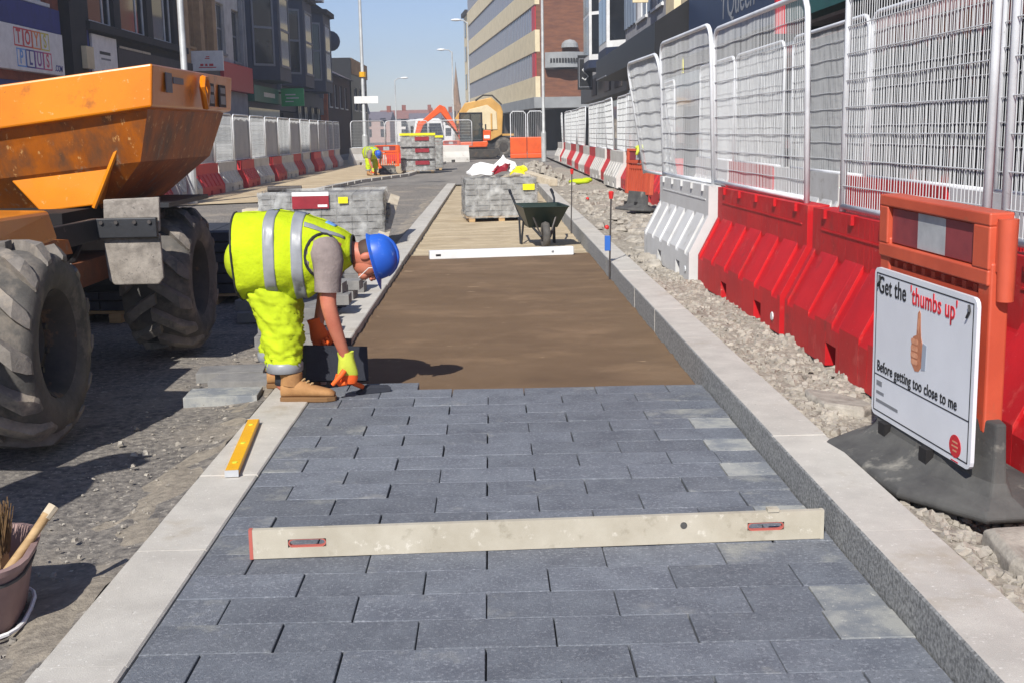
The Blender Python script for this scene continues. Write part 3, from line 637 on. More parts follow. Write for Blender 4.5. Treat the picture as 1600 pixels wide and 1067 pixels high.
# office block with cream bands, turned with the bend of the street
t = thing('office_block', 'five storey office block with cream bands, ribbon windows and brown brick end wall', 'building', (3.35, 85, 0), R(6))
MB().box(.25,12,.3,54,3.8,18.6).build('core', 'dark_void', t)
MB().box(0,12,-.12,.28,3.8,18.6).build('end_wall', 'brick_brown', t)
for k, (z0, z1) in enumerate(((3.8,5.28),(6.98,8.48),(10.2,11.7),(13.4,14.9),(16.6,18.6))): MB().box(-.1,.24,-.15 if k else -.16,54,z0,z1).build('spandrel_band', 'cream', t)
wm = MB()
for q in ((0,.06,0,1.72),(1.8,1.86,0,1.72),(.9,.95,0,1.72)): wm.box(-.03,.05,q[0],q[1],q[2],q[3])
wmesh = wm.mesh('window', 'frame_grey', weld=False); pm = MB().box(.0,.02,.03,1.83,0,1.72).mesh('pane', 'glass_purple', weld=False)
for z in (5.28, 8.48, 11.7, 14.9):
    for k in range(28):
        w_ = obj_of(wmesh, 'window', t, (0, 1.7+k*1.86, z)); obj_of(pm, 'pane', w_)
    MB().box(-.06,.2,.0,1.7,z,z+1.7).build('red_end_panel', 'red_panel', t)
MB().box(-.5,12,-2.2,54,3.05,3.79).build('canopy', 'concrete_grey', t)
MB().box(1.5,12,1.0,54,0,3.05).build('recessed_ground_floor', 'dark_void', t)
for k in range(8): MB().box(.0,.5,.2+k*6.5,.7+k*6.5,0,3.05).build('column', 'fascia_brown', t)
sg = thing('curved_wall_sign', 'pale curved sign with a domed top on the brick end wall', 'sign', (3.95, 84.7, 5.85))
ring = [(u/10*2.75, -.5*math.sin(math.pi*u/10)-.05) for u in range(11)]
MB().prism(ring+[(2.75,.2),(0,.2)], 'z', 0, 1.05).build('board', 'concrete_grey', sg)
MB().lathe([(.62,0),(.55,.3),(.34,.5),(.0,.58)], 16, (1.75,0,1.35), 'z').build('dome', 'concrete_grey', sg)
for k in range(10):
    u = .35+k*.2; MB().box(u,u+.13,-.5*math.sin(math.pi*u/2.75)-.14,-.5*math.sin(math.pi*u/2.75)-.02,.35,.62).build('lettering', 'ink', sg)
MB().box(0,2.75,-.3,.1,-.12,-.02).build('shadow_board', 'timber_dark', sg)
t = thing('pale_corner_building', 'narrow pale building with grey bays beyond the office block', 'building', (-2.4, 141, 0), R(6))
MB().box(0,9,0,5,0,15).build('wall', 'cream', t)
for z in (3.5,6.6,9.8,12.6):
    MB().box(-.06,.02,2,3.6,z,z+1.7).build('window', 'glass', t)
    MB().box(.8,2,-.05,.02,z,z+1.7).build('window', 'glass', t)
MB().box(-.3,9.2,-.3,5.2,15,15.5).build('cornice', 'timber_dark', t)

# ------------------------------------------------------------------ plastic barriers
def barrier_parts(L, m, studm, far=False):
    """water-filled barrier, length along +y, street side at -x"""
    H = .87
    def prof(rib, slot):
        lo = .14 if slot else 0
        a = .024 if rib else 0
        return [(.0,lo),(.0,.23+a*1.4),(.17-a*.2,.55+a*1.4),(.175,.565+a*1.5),(.175,H),(.325,H),(.325,.56),(.45,.25),(.45,lo)]
    cuts = [0, .07]; kinds = ['rib']
    n = 5; step = (L-.14)/(2*n+1)
    y = .07
    for k in range(2*n+1):
        kinds.append('flat' if k % 2 == 0 else 'rib'); y += step*(.62 if k % 2 == 0 else (2*n+1-.62*(n+1))/n); cuts.append(y)
    cuts[-1] = L-.07
    kinds.append('rib'); cuts.append(L)
    slots = [(L*.22-.1, L*.22+.1), (L*.62-.1, L*.62+.1)]
    b = MB()
    for (a, c), kd in zip(zip(cuts, cuts[1:]), kinds):
        pts = sorted({a, c, *[s for q in slots for s in q if a < s < c]})
        for p, q in zip(pts, pts[1:]):
            mid = (p+q)/2; sl_ = any(s0 < mid < s1 for s0, s1 in slots)
            b.prism(prof(kd == 'rib', sl_), 'y', p, q)
    body = b.mesh('body', m, weld=False)
    stud = MB().box(.155,.2,-.03,.03,-.055,.005).mesh('stud', studm, weld=False)
    line = MB().box(.169,.178,.12,L-.2,-.005,.005).mesh('moulded_line', studm, weld=False)
    plug = MB().lathe([(.0,-.004),(.028,-.004),(.032,.004),(.02,.01),(.0,.01)], 10, axis='x').mesh('drain_plug', 'white_plastic' if 'red' in m else 'wire', weld=False)
    return body, stud, line, plug, L
BP = {}
def barrier(m, loc, rz, label, group, L=2.7, sc=1.0, detail=True, rx=0):
    studm = m
    if (m, L) not in BP: BP[(m, L)] = barrier_parts(L, m, studm)
    body, stud, line, plug, _ = BP[(m, L)]
    t = thing('plastic_barrier', label, 'barrier', loc, rz, group); t.scale = (sc, sc, sc)
    bo = obj_of(body, 'body', t)
    if detail:
        bo.modifiers.clear()
        bv = bo.modifiers.new('bevel', 'BEVEL'); bv.width = .012; bv.segments = 2; bv.limit_method = 'ANGLE'; bv.angle_limit = R(35)
        for k in range(5): obj_of(stud, 'stud', t, (.0, L*(.1+.2*k), .87))
        obj_of(line, 'moulded_line', t, (0, 0, .74))
        obj_of(plug, 'drain_plug', t, (-.008, L*.06, .1))
    return t
FP = {}
def fence_meshes(W, H):
    k = (W, H)
    if k not in FP:
        r = .16; pth = [(0,0,0),(0,0,H-r)]
        pth += [(0, r-r*math.cos(a), H-r+r*math.sin(a)) for a in (R(22.5), R(45), R(67.5), R(90))]
        pth += [(0, W-r+r*math.sin(a), H-r+r*math.cos(a)) for a in (0, R(22.5), R(45), R(67.5), R(90))]
        pth += [(0, W, 0)]
        fr = MB(); fr.tube(pth, .0205, 8); fr.tube([(0,.0,.03),(0,W,.03)], .018, 8)
        wi = MB(); n = int(W/.042)
        for i in range(1, n):
            y = W*i/n; top = H
            if y < r: top = H-r+math.sqrt(max(0, r*r-(r-y)**2))
            if y > W-r: top = H-r+math.sqrt(max(0, r*r-(y-W+r)**2))
            jx = .002*math.sin(i*12.9)
            wi.tube([(jx, y+.003*math.sin(i*3.3), .03), (jx, y+.004*math.sin(i*5.1), top)], .0026, 4, cap=False)
        nz = 9
        for j in range(1, nz): wi.tube([(-.005, 0, H*j/nz), (-.005, W, H*j/nz)], .0032, 6, cap=False)
        sh = MB(); nx, nz2 = 26, 10; vs = []
        for j in range(nz2+1):
            for i in range(nx+1):
                y = .03+(W-.06)*i/nx; z = .05+(H-.12)*j/nz2
                vs.append((.03+.02*noise.noise(Vector((y*3.1, z*1.2, W))) , y, z))
        sh.add(vs, [(j*(nx+1)+i, j*(nx+1)+i+1, (j+1)*(nx+1)+i+1, (j+1)*(nx+1)+i) for j in range(nz2) for i in range(nx)])
        FP[k] = (fr.mesh('frame', 'fence_white', smooth=True, weld=False), wi.mesh('wire_mesh', 'wire', weld=False, recalc=False), sh.mesh('sheeting', 'sheeting', smooth=True, weld=False, recalc=False), sh.mesh('sheeting', 'grey_sheeting', smooth=True, weld=False, recalc=False))
    return FP[k]
def fence(loc, rz, label, group, W=2.45, H=1.42, sheet=0, lean=0):
    fr, wi, sh, gs = fence_meshes(W, H)
    t = thing('mesh_fence_panel', label, 'fence panel', loc, rz, group); t.rotation_euler = (0, lean, rz)
    obj_of(fr, 'frame', t); o = obj_of(wi, 'wire_mesh', t)
    if sheet: obj_of(sh if sheet == 1 else gs, 'sheeting', t)
    return t
GB, GF = 'plastic barriers along the right of the works', 'mesh fence panels on the right barriers'
barrier('white_plastic', (1.80,10.72,.04), R(2), 'white ribbed plastic barrier next to the far red one on the right kerb side', GB, 2.5)
barrier('red_plastic', (1.94,7.86,.035), R(1.6), 'red plastic barrier between the white barrier and the sign', GB, 2.75)
rb = barrier('red_plastic', (1.975,5.0,.03), R(.6), 'red plastic barrier directly behind the thumbs up sign', GB, 2.75)
MB().box(.171,.1735,.62,.80,.66,.83).build('sticker', 'render_white', rb); MB().box(.1695,.1705,.64,.78,.77,.81).build('sticker_print', 'ink_grey', rb); MB().box(.1695,.1705,.64,.75,.70,.73).build('sticker_print', 'ink_grey', rb)
barrier('red_plastic', (2.0,2.16,.02), R(.5), 'red plastic barrier cut off by the right edge of the photo', GB, 2.75)
fence((2.07,11.0,.9), R(2.5), 'white mesh panel with yellow tag standing on the near white barrier', GF, 2.45, 1.46, 0, -.03)
fence((2.17,8.1,.905), R(1.6), 'tallest rounded mesh panel standing on the red barrier left of the sign', GF, 2.9, 1.40, 0, -.02)
fence((2.19,5.18,.905), R(.6), 'mesh panel behind the sign with its top cut off', GF, 2.08, 1.42)
fence((2.2,2.5,.905), R(.6), 'mesh panel at the extreme right edge of the photo', GF, 2.45, 1.42)
tg = MB().box(-.004,.004,0,.09,0,.16).build('warning_tag', 'yellow_tape'); tg.location = (2.03, 12.55, 2.0); tag(tg, 'small yellow tag hanging on the white mesh panel', 'tag')
# second row behind, along the footway
G2, G2F = 'barriers of the row along the footway', 'fence panels of the row along the footway'
seq = [('red_plastic',3.4,'red barrier of the back row seen under the right-hand mesh'),('white_plastic',6.2,'white barrier of the back row behind the thumbs up sign'),('red_plastic',9.0,'red barrier of the back row above the sign top'),('white_plastic',11.8,'white barrier of the back row behind the red barrier joint'),('red_plastic',14.6,'red barrier of the back row behind the white mesh panel'),('white_plastic',17.4,'white barrier of the back row behind the leaning panel')]
for m, y, lab in seq: barrier(m, (3.3,y,.08), 0, lab, G2, 2.7, detail=False)
for k, (y, sh, lab) in enumerate([(2.6,0,'back row mesh panel at the right edge'),(5.4,0,'back row mesh panel behind the sign'),(8.2,0,'back row mesh panel in front of the green shop'),(11.05,2,'back row panel with grey sheeting and rounded corner near the green fascia'),(14.2,2,'back row panel with grey sheeting seen inside the tallest rounded panel'),(17.1,1,'back row panel with white sheeting behind the yellow tagged mesh')]):
    fence((3.5,y,.93), 0, lab, G2F, 2.75, 1.5, sh)
t = fence((2.12,13.55,.86), R(3), 'white sheeted panel leaning over beyond the white barrier', 'loose fence panels', 2.0, 1.42, 1, -.16)
# right line further down the street
for k in range(14):
    y = 20.6+k*2.62; x = 3.02+.012*k
    barrier('faded_red' if k % 2 == 0 else 'faded_white', (x+rnd.uniform(-.05,.05), y, .05), R(rnd.uniform(-2,2)), '%s %s barrier of the receding right-hand line past the orange barrier' % (ORD[k], 'red' if k % 2 == 0 else 'white'), 'receding right-hand barriers', 2.55, detail=False)
    if k % 1 == 0:
        fence((x+.22+rnd.uniform(-.06,.05), y+.05, .9), R(rnd.uniform(-2.5,2.5)), '%s %s fence panel of the receding right-hand line' % (ORD[k], 'open mesh' if k in (1,2,5,8) else 'sheeted'), 'receding right-hand fence panels', 2.5, 1.36, 0 if k in (1,2,5,8) else 1, rnd.uniform(-.05,.03))
# left line
k = 0; y = 19.6
for k in range(16):
    yy = 19.4+k*2.36
    barrier('faded_red' if k % 2 == 0 else 'faded_white', (-7.0+rnd.uniform(-.07,.07), yy+2.3, -.02), R(180+rnd.uniform(-2.5,2.5)), '%s %s barrier of the receding left-hand line' % (ORD[k], 'red' if k % 2 == 0 else 'white'), 'receding left-hand barriers', 2.3, .9, detail=False)
    fence((-7.2, yy+2.2, .76), R(180), '%s %s fence panel of the receding left-hand line' % (ORD[k], 'sheeted' if k in (2,4,6,8,10,12,13) else 'open mesh'), 'receding left-hand fence panels', 2.2, 1.28, 1 if k in (2,4,6,8,10,12,13) else 0)
for k, (x, y, a, m, lab) in enumerate([(-6.9,57.4,-42,'faded_white','pale barrier where the left line turns across the road'),(-5.4,59.2,-70,'faded_red','red barrier at the far end of the left line beside the crouching worker'),(-3.3,60.3,-80,'faded_white','white barrier behind the stacked block packs')]):
    barrier(m, (x, y, -.02), R(a), lab, 'barriers across the far road', 2.3, .95, detail=False)
    fence((x+.2, y+.1, .78), R(a), 'mesh panel above '+' '.join(lab.split()[:11]), 'fence panels across the far road', 2.2, 1.3, 0)
# ------------------------------------------------------------------ sign barrier and its look-alikes
def foot(parent, half=.52):
    b = MB(); k_ = half/.53
    pl = [(-.56,-.10),(-.43,-.29),(.22,-.27),(.54,-.09),(.55,.06),(.30,.27),(-.36,.28),(-.56,.10)]
    def ring(a, c, z): return [(p[0]*a*k_, p[1]*c, z) for p in pl]
    b.loft([ring(.97,.97,0), ring(1,1,.02), ring(.97,.95,.045), ring(.88,.50,.075), ring(.84,.32,.12), ring(.83,.26,.20), ring(.82,.22,.33)])
    o = b.build('rubber_foot', 'rubber', parent, bevel=.008)
    for u in (-.26,.1): MB().box(u-.03,u+.03,-.115,-.05,.07,.15).build('foot_slot', 'dark_void', o)
    return o
def ch8(parent, half=.44, m='sign_orange', z0=.28, ztop=1.05):
    for q in (-half, half-.085): MB().box(q,q+.085,-.035,.035,z0,ztop-.17).build('upright', m, parent, bevel=.008)
    tp = MB(); a, h = half-.005, ztop
    tp.box(-a,a,-.045,.045,h-.045,h); tp.box(-a,a,-.045,.045,h-.25,h-.195); tp.box(-a,-a+.075,-.045,.045,h-.195,h-.045); tp.box(a-.11,a,-.045,.045,h-.195,h-.045); tp.box(-a+.075,a-.11,-.02,.03,h-.195,h-.045)
    to = tp.build('top_beam', m, parent, bevel=.006)
    x0, x1 = -a+.085, a-.12; wd = (x1-x0)/3
    for i, mm in enumerate(('reflect_red','reflect_white','reflect_red')): MB().box(x0+i*wd,x0+(i+1)*wd-.001,-.026,-.021,h-.188,h-.052).build('reflective_panel', mm, to)
    MB().tube([(a+.022,.01,h-.02),(a+.022,.01,h-.30)], [.034,.029], 10).build('coupling', m, to, auto=40); MB().box(a-.02,a+.02,-.02,.035,h-.2,h-.03).build('coupling_arm', m, to)
    for k in range(9):
        u = -half+.085+(2*half-.17)*(k+.5)/9
        MB().hexa([(u-.014,-.022,z0+.02),(u+.014,-.022,z0+.02),(u+.014,.022,z0+.02),(u-.014,.022,z0+.02),(u-.014,-.022,h-.26),(u+.014,-.022,h-.26),(u+.014,.022,h-.26),(u-.014,.022,h-.26)]).build('slat', m, parent)
    for z in (z0, h-.34): MB().box(-half+.086,half-.086,-.026,.026,z,z+.055).build('rail', m, parent)
sb = thing('sign_barrier', 'orange works barrier on a grey rubber foot carrying the thumbs up board', 'sign barrier', (1.705,4.36,.085), R(-84)); sb.rotation_euler = (R(1.2), R(1.5), R(-84))
foot(sb, .53); ch8(sb)
for o in kids(sb):
    if not o.name.startswith('rubber_foot'): o.location.x -= .055
bd = MB(); bw, z0, z1 = .41, .155, .765
c = .03; pr = []
for cx, cz, a0 in ((bw-c,z1-c,0),(-bw+c,z1-c,90),(-bw+c,z0+c,180),(bw-c,z0+c,270)):
    pr += [(cx+c*math.cos(R(a0+q)), cz+c*math.sin(R(a0+q))) for q in (0,30,60,90)]
bd.prism(pr, 'y', -.062, -.048); bo = bd.build('board', 'board', sb); bo.location = (0,-.03,0)
ln = MB()
for q in ((-bw+.02,bw-.02,z1-.024,z1-.02),(-bw+.02,bw-.02,z0+.02,z0+.024),(-bw+.02,-bw+.024,z0+.024,z1-.024),(bw-.024,bw-.02,z0+.024,z1-.024),(-bw+.024,bw-.024,z0+.172,z0+.176)): ln.box(q[0],q[1],-.0635,-.0621,q[2],q[3])
ln.build('printed_border', 'ink', bo)
def btxt(body, size, m, x, z, sx, bold): obj_of(text_mesh(body, size, m, bold, sx, .0012, 'LEFT', 1.06), 'lettering', bo, (x, -.0632, z), (R(90),0,0))
btxt('Get the', .098, 'ink', -.37, .695, .76, .006); btxt("'thumbs up'", .098, 'ink_red', -.09, .695, .76, .007)
btxt('Before getting too close to me', .064, 'ink', -.365, .365, .78, .004)
for k, (wd, z) in enumerate(((.05,.285),(.07,.25),(.2,.215))): MB().box(-.365,-.365+wd,-.0635,-.0621,z,z+.012 if k else z+.02).build('small_print', 'ink_grey', bo)
hd = MB(); hd.prism([(-.06,.44),(-.03,.415),(.0,.42),(.02,.44),(.028,.52),(.01,.555),(.004,.60),(.002,.64),(-.008,.652),(-.02,.64),(-.024,.59),(-.026,.555),(-.052,.545),(-.066,.51),(-.068,.47)], 'y', -.0635, -.0621); hd.build('printed_hand', 'print_skin', bo)
MB().prism([(.02,.43),(.052,.435),(.058,.53),(.026,.535)], 'y', -.0636, -.0622).build('printed_cuff', 'print_cuff', bo)
mat('print_skin_light', (214,156,122), (190,126,94), 40, .5)
for q, z in enumerate((.528,.502,.476,.45)):
    pr_ = [(-.060+.004*(q == 3)+.008*math.cos(R(a)), z+.010*math.sin(R(a))) for a in (90,135,180,225,270)]+[(-.018-.008*math.cos(R(a)), z-.010*math.sin(R(a))) for a in (90,135,180,225,270)]
    MB().prism(pr_, 'y', -.0642, -.0638).build('printed_finger', 'print_skin_light', bo)
MB().prism([(-.02,.58),(-.012,.642),(-.005,.642),(-.002,.6),(-.006,.56)], 'y', -.0642, -.0638).build('printed_thumb_light', 'print_skin_light', bo)
MB().lathe([(0,-.0636),(.042,-.0636),(.042,-.0622),(0,-.0622)], 24, (.30,0,.215), 'y').build('round_emblem', 'ink_red', bo)
for q in ((-.018,.018,.012,.018),(-.022,.022,-.004,.002),(-.014,.014,-.02,-.014)): MB().box(.30+q[0],.30+q[1],-.0643,-.0637,.215+q[2],.215+q[3]).build('emblem_print', 'print_skin_light', bo)
MB().box(.275,.325,-.0636,-.0622,.158,.162).build('small_print', 'ink_red', bo)
for u in (-bw+.05, bw-.05): MB().tube([(u,-.066,z1-.03),(u+.012,-.07,z1-.05),(u-.006,-.07,z1-.075)], .005, 5).build('cable_tie', 'ink', bo)
# orange barriers further back
def orange_barrier(loc, rz, lab, group='orange works barriers', m='sign_orange', f=True, tilt=0):
    t = thing('works_barrier', lab, 'works barrier', loc, rz, group); t.rotation_euler = (tilt, 0, rz)
    if f: foot(t, .36)
    ch8(t, m=m); return t
orange_barrier((2.5,20.2,.06), R(-68), 'orange works barrier with black foot draped with gloves beside the leaning panel', tilt=R(-4))
gv = MB(); gv.ball((0,0,0), (.12,.09,.05), 10, 6); gv.tube([(.06,0,0),(.12,.02,-.1),(.13,.03,-.2)], [.04,.03,.02], 6); gv.tube([(-.05,-.05,0),(-.1,-.08,-.12)], [.04,.025], 6)
g = gv.build('work_glove', 'glove_yellow', smooth=True); g.location = (2.56,20.1,1.13); tag(g, 'yellow work gloves lying on top of the orange barrier', 'glove')
orange_barrier((-3.78,43.4,-.01), R(8), 'red-orange works barrier right beside the crouching worker', m='exc_orange')
orange_barrier((-2.05,62.5,0), R(-10), 'orange works barrier left of the excavator tracks'); orange_barrier((-3.1,62.0,0), R(4), 'orange works barrier behind the block packs left of the excavator')
for k, (x, lab) in enumerate(((1.55,'left orange barrier below the far mesh panels'),(2.5,'right orange barrier below the far mesh panels next to the lamp post'))):
    t = thing('orange_guard', lab, 'works barrier', (x,66,0), 0, 'orange guards beside the office block')
    MB().box(-.46,.46,-.2,.2,.0,.25).build('base', 'exc_orange', t, bevel=.03); MB().box(-.46,.46,-.1,.1,.25,1.15).build('panel', 'exc_orange', t, bevel=.04)
    fr = MB(); fr.tube([(-.42,0,1.1),(-.42,0,2.4),(-.3,0,2.55),(.3,0,2.55),(.42,0,2.4),(.42,0,1.1)], .03, 6); fr.build('mesh_frame', 'fence_white', t)
    wi = MB()
    for i in range(9): wi.tube([(-.4+.1*i,0,1.15),(-.4+.1*i,0,2.52)], .007, 4)
    wi.build('wire_mesh', 'wire', t)

# ------------------------------------------------------------------ site dumper
dm = thing('site_dumper', 'orange site dumper with muddy lugged tyres and its skip swung to the side', 'dumper', (-2.25,6.8,0))
D0 = Vector((-2.25,6.8,0))
def dl(p): return (p[0]-D0.x, p[1]-D0.y, p[2]-D0.z)
def wheel(cx, cy, r=.49, wd=.44, rz=0):
    """wheel > tyre > tread_lug; axle along x, outer side +x"""
    rim = MB(); a = wd/2
    rim.lathe([(.0,a-.16),(.1,a-.16),(.12,a-.13),(.2,a-.15),(.225,a-.05),(.255,a-.02),(.255,-a+.02),(.2,-a+.1),(.0,-a+.1)], 28, axis='x')
    for k in range(8):
        g = k*math.pi/4; rim.lathe([(.0,a-.14),(.016,a-.14),(.016,a-.12),(.0,a-.12)], 6, (0,.15*math.cos(g),.15*math.sin(g)), 'x')
    w_ = rim.build('wheel', 'rim', dm, auto=35); w_.location = dl((cx,cy,r-.012)); w_.rotation_euler = (rnd.random()*2, 0, rz)
    ty = MB(); ty.lathe([(.25,a-.03),(.275,a-.005),(.33,a+.008),(.40,a),(r-.07,a-.03),(r-.05,a-.09),(r-.045,0),(r-.05,-a+.09),(r-.07,-a+.03),(.40,-a),(.33,-a-.008),(.275,-a+.005),(.25,-a+.03)], 40, axis='x')
    t_ = ty.build('tyre', 'tyre', w_, smooth=True)
    N = 13
    lg = MB()
    for side in (1,-1):
        for k in range(N):
            g0 = 2*math.pi*(k+(0 if side > 0 else .5))/N; path = []
            for s, (x, dg, rr) in enumerate(((-.02,0,r),(.08,.13,r),(a-.05,.30,r-.012),(a-.005,.38,r-.06),(a+.008,.42,.40))):
                wv = (.050,.050,.058,.054,.035)[s]; hh = (.05,.052,.05,.03,.008)[s]
                ring = []
                for dw, dr in ((-wv,-hh-.01),(wv,-hh-.01),(wv*.75,0),(-wv*.75,0)):
                    g = g0+dg+dw/r; q = rr+dr+(.012 if s == 4 else 0)
                    ring.append((side*x, q*math.cos(g), q*math.sin(g)))
                path.append(ring)
            lg.loft(path)
    lg.build('tread_lugs', 'tread', w_)
    return w_
wheel(-2.26,5.50); wheel(-2.20,8.02); wheel(-4.3,5.5); wheel(-4.3,8.02)
ch = MB(); ch.box(-3.9,-2.75,4.4,8.7,.52,.85); ch.box(-3.7,-2.9,6.4,7.3,.45,1.0); ch.build('chassis', 'black_metal', dm).location = dl((0,0,0))
for q in (5.5, 8.02): MB().tube([(-4.2,q,.48),(-2.3,q,.48)], .09, 10).build('axle', 'black_metal', dm).location = dl((0,0,0))
hd = MB(); hd.hexa([(-3.9,4.2,.93),(-2.32,4.2,.80),(-2.30,6.28,.90),(-3.9,6.28,1.0),(-3.9,4.2,1.12),(-2.36,4.2,1.08),(-2.34,6.28,1.055),(-3.9,6.28,1.1)])
hd.build('engine_cover', 'orange_paint', dm, bevel=.02).location = dl((0,0,0))
MB().hexa([(-3.2,6.25,.86),(-2.42,6.0,.82),(-2.40,6.75,.78),(-3.2,6.75,.8),(-3.2,6.25,.95),(-2.45,6.0,.92),(-2.42,6.75,.86),(-3.2,6.75,.9)]).build('footplate', 'orange_dirty', dm).location = dl((0,0,0))
MB().box(-3.6,-2.5,6.9,8.8,.86,1.0).build('turntable', 'dark_void', dm).location = dl((0,0,0))
st = MB(); st.tube([(-3.2,6.3,1.1),(-3.2,6.5,1.45)], .035); st.build('steering_column', 'black_metal', dm).location = dl((0,0,0))
MB().box(-3.6,-3.1,5.5,6.0,1.12,1.3).build('seat', 'black_metal', dm, bevel=.03).location = dl((0,0,0))
# skip: mouth towards +x; near side faces the camera
def P(x, y, z): return (x, y, z+.055*(x+2.0)*2.2)
sk = MB()
NY, FY = 7.2, 9.3      # near and far rim
rim_o = [P(-2.0,NY,1.86),P(-1.98,FY,1.87),P(-4.3,FY,1.86),P(-4.3,NY,1.86)]
band = [P(-2.02,NY+.0,1.61),P(-2.0,FY,1.62),P(-4.3,FY,1.60),P(-4.3,NY,1.60)]
inn = [P(-2.06,NY+.05,1.60),P(-2.05,FY-.05,1.61),P(-4.26,FY-.05,1.60),P(-4.26,NY+.05,1.60)]
low = [P(-2.16,NY+.17,1.30),P(-2.14,FY-.2,1.30),P(-4.2,FY-.2,1.34),P(-4.2,NY+.17,1.34)]
bot = [P(-2.46,NY+.40,1.045),P(-2.46,FY-.45,1.045),P(-4.0,FY-.45,1.08),P(-4.0,NY+.40,1.08)]
sk.loft([bot, low, inn], True, False)
ske = sk.build('skip', 'orange_dirty', dm); ske.location = dl((0,0,0))
bn = MB(); t_ = .03
ri = [P(-2.04,NY+t_,1.86),P(-2.02,FY-t_,1.87),P(-4.27,FY-t_,1.86),P(-4.27,NY+t_,1.86)]
ib = [P(-2.30,NY+.3,1.2),P(-2.30,FY-.3,1.2),P(-4.1,FY-.3,1.2),P(-4.1,NY+.3,1.2)]
bn.loft([inn, band, rim_o, ri, ib], False, True); bn.build('rim_band', 'orange_paint', ske, bevel=.012)
# pressed facet low on the near side, and its stiffener
fc = MB(); arc = [(-2.47,1.075),(-2.80,1.08),(-3.0,1.33),(-2.98,1.41),(-2.8,1.43),(-2.55,1.43),(-2.38,1.40),(-2.30,1.36)]
fc.loft([[P(x, NY+.20-.22*(1.43-z)*.35, z) for x, z in arc], [P(x, NY+.6, z) for x, z in arc]]); fc.build('pressed_facet', 'orange_paint', ske, bevel=.01)
MB().tube([P(-2.29,NY+.15,1.40), P(-2.47,NY+.18,1.06)], .016, 6).build('stiffener', 'orange_paint', ske)
for q in ((7.45,7.58,1.70,1.82),(7.62,7.86,1.76,1.80)): MB().box(-1.995,-1.988,q[0],q[1],q[2],q[3]).build('decal', 'ink_grey', ske)
for q in ((8.50,8.68),(8.84,9.05)): MB().box(-1.988,-1.980,q[0],q[1],1.64,1.80).build('warning_decal', 'fascia_brown', ske); 
for q in ((8.53,8.65,1.74,1.78),(8.53,8.65,1.66,1.72),(8.87,9.02,1.74,1.78),(8.87,9.02,1.66,1.72)): MB().box(-1.980,-1.976,q[0],q[1],q[2],q[3]).build('decal_print', 'reflective', ske)
ey = MB(); ey.tube([(-1.95,8.27,1.62),(-1.95,8.2,1.76),(-1.95,8.24,1.82),(-1.95,8.32,1.82),(-1.95,8.36,1.76),(-1.95,8.27,1.62)], .022, 6); ey.build('lifting_eye', 'orange_paint', ske)
# mud flap and its arm behind the front wheel
fl = MB(); fl.prism([(-2.36,1.06),(-2.02,1.07),(-2.03,.86),(-2.37,.86)], 'y', 7.22, 7.25); fl.prism([(-2.375,.85),(-2.025,.85),(-2.02,.58),(-2.05,.54),(-2.32,.54),(-2.355,.57)], 'y', 7.2, 7.23); fl.build('mud_flap', 'muddy_plate', dm, bevel=.008).location = dl((0,0,0))
ar = MB(); ar.box(-2.40,-2.03,7.16,7.2,.83,.95); ar.hexa([(-2.62,6.3,.78),(-2.58,6.3,.78),(-2.38,7.2,.82),(-2.42,7.2,.82),(-2.62,6.3,.92),(-2.58,6.3,.92),(-2.38,7.2,.95),(-2.42,7.2,.95)]); ar.build('flap_arm', 'black_metal', dm, bevel=.006).location = dl((0,0,0))
for q in (-2.36,-2.27,-2.16,-2.07): MB().lathe([(0,0),(.012,0),(.012,-.012),(0,-.012)], 8, (q,7.158,.925), 'y').build('bolt', 'steel', dm).location = dl((0,0,0))
for q in (0,.05): MB().tube([(-2.7+q,6.2,.8),(-2.6+q,6.6,.66+q),(-2.55+q,7.0,.7),(-2.6,7.6,.85)], .018, 6).build('hose', 'ink', dm).location = dl((0,0,0))
MB().box(-2.9,-2.45,6.9,7.8,.55,.7).build('bracket', 'rust', dm).location = dl((0,0,0))
MB().box(-2.36,-2.04,7.5,8.55,.99,1.02).build('mudguard', 'black_metal', dm).location = dl((0,0,0))

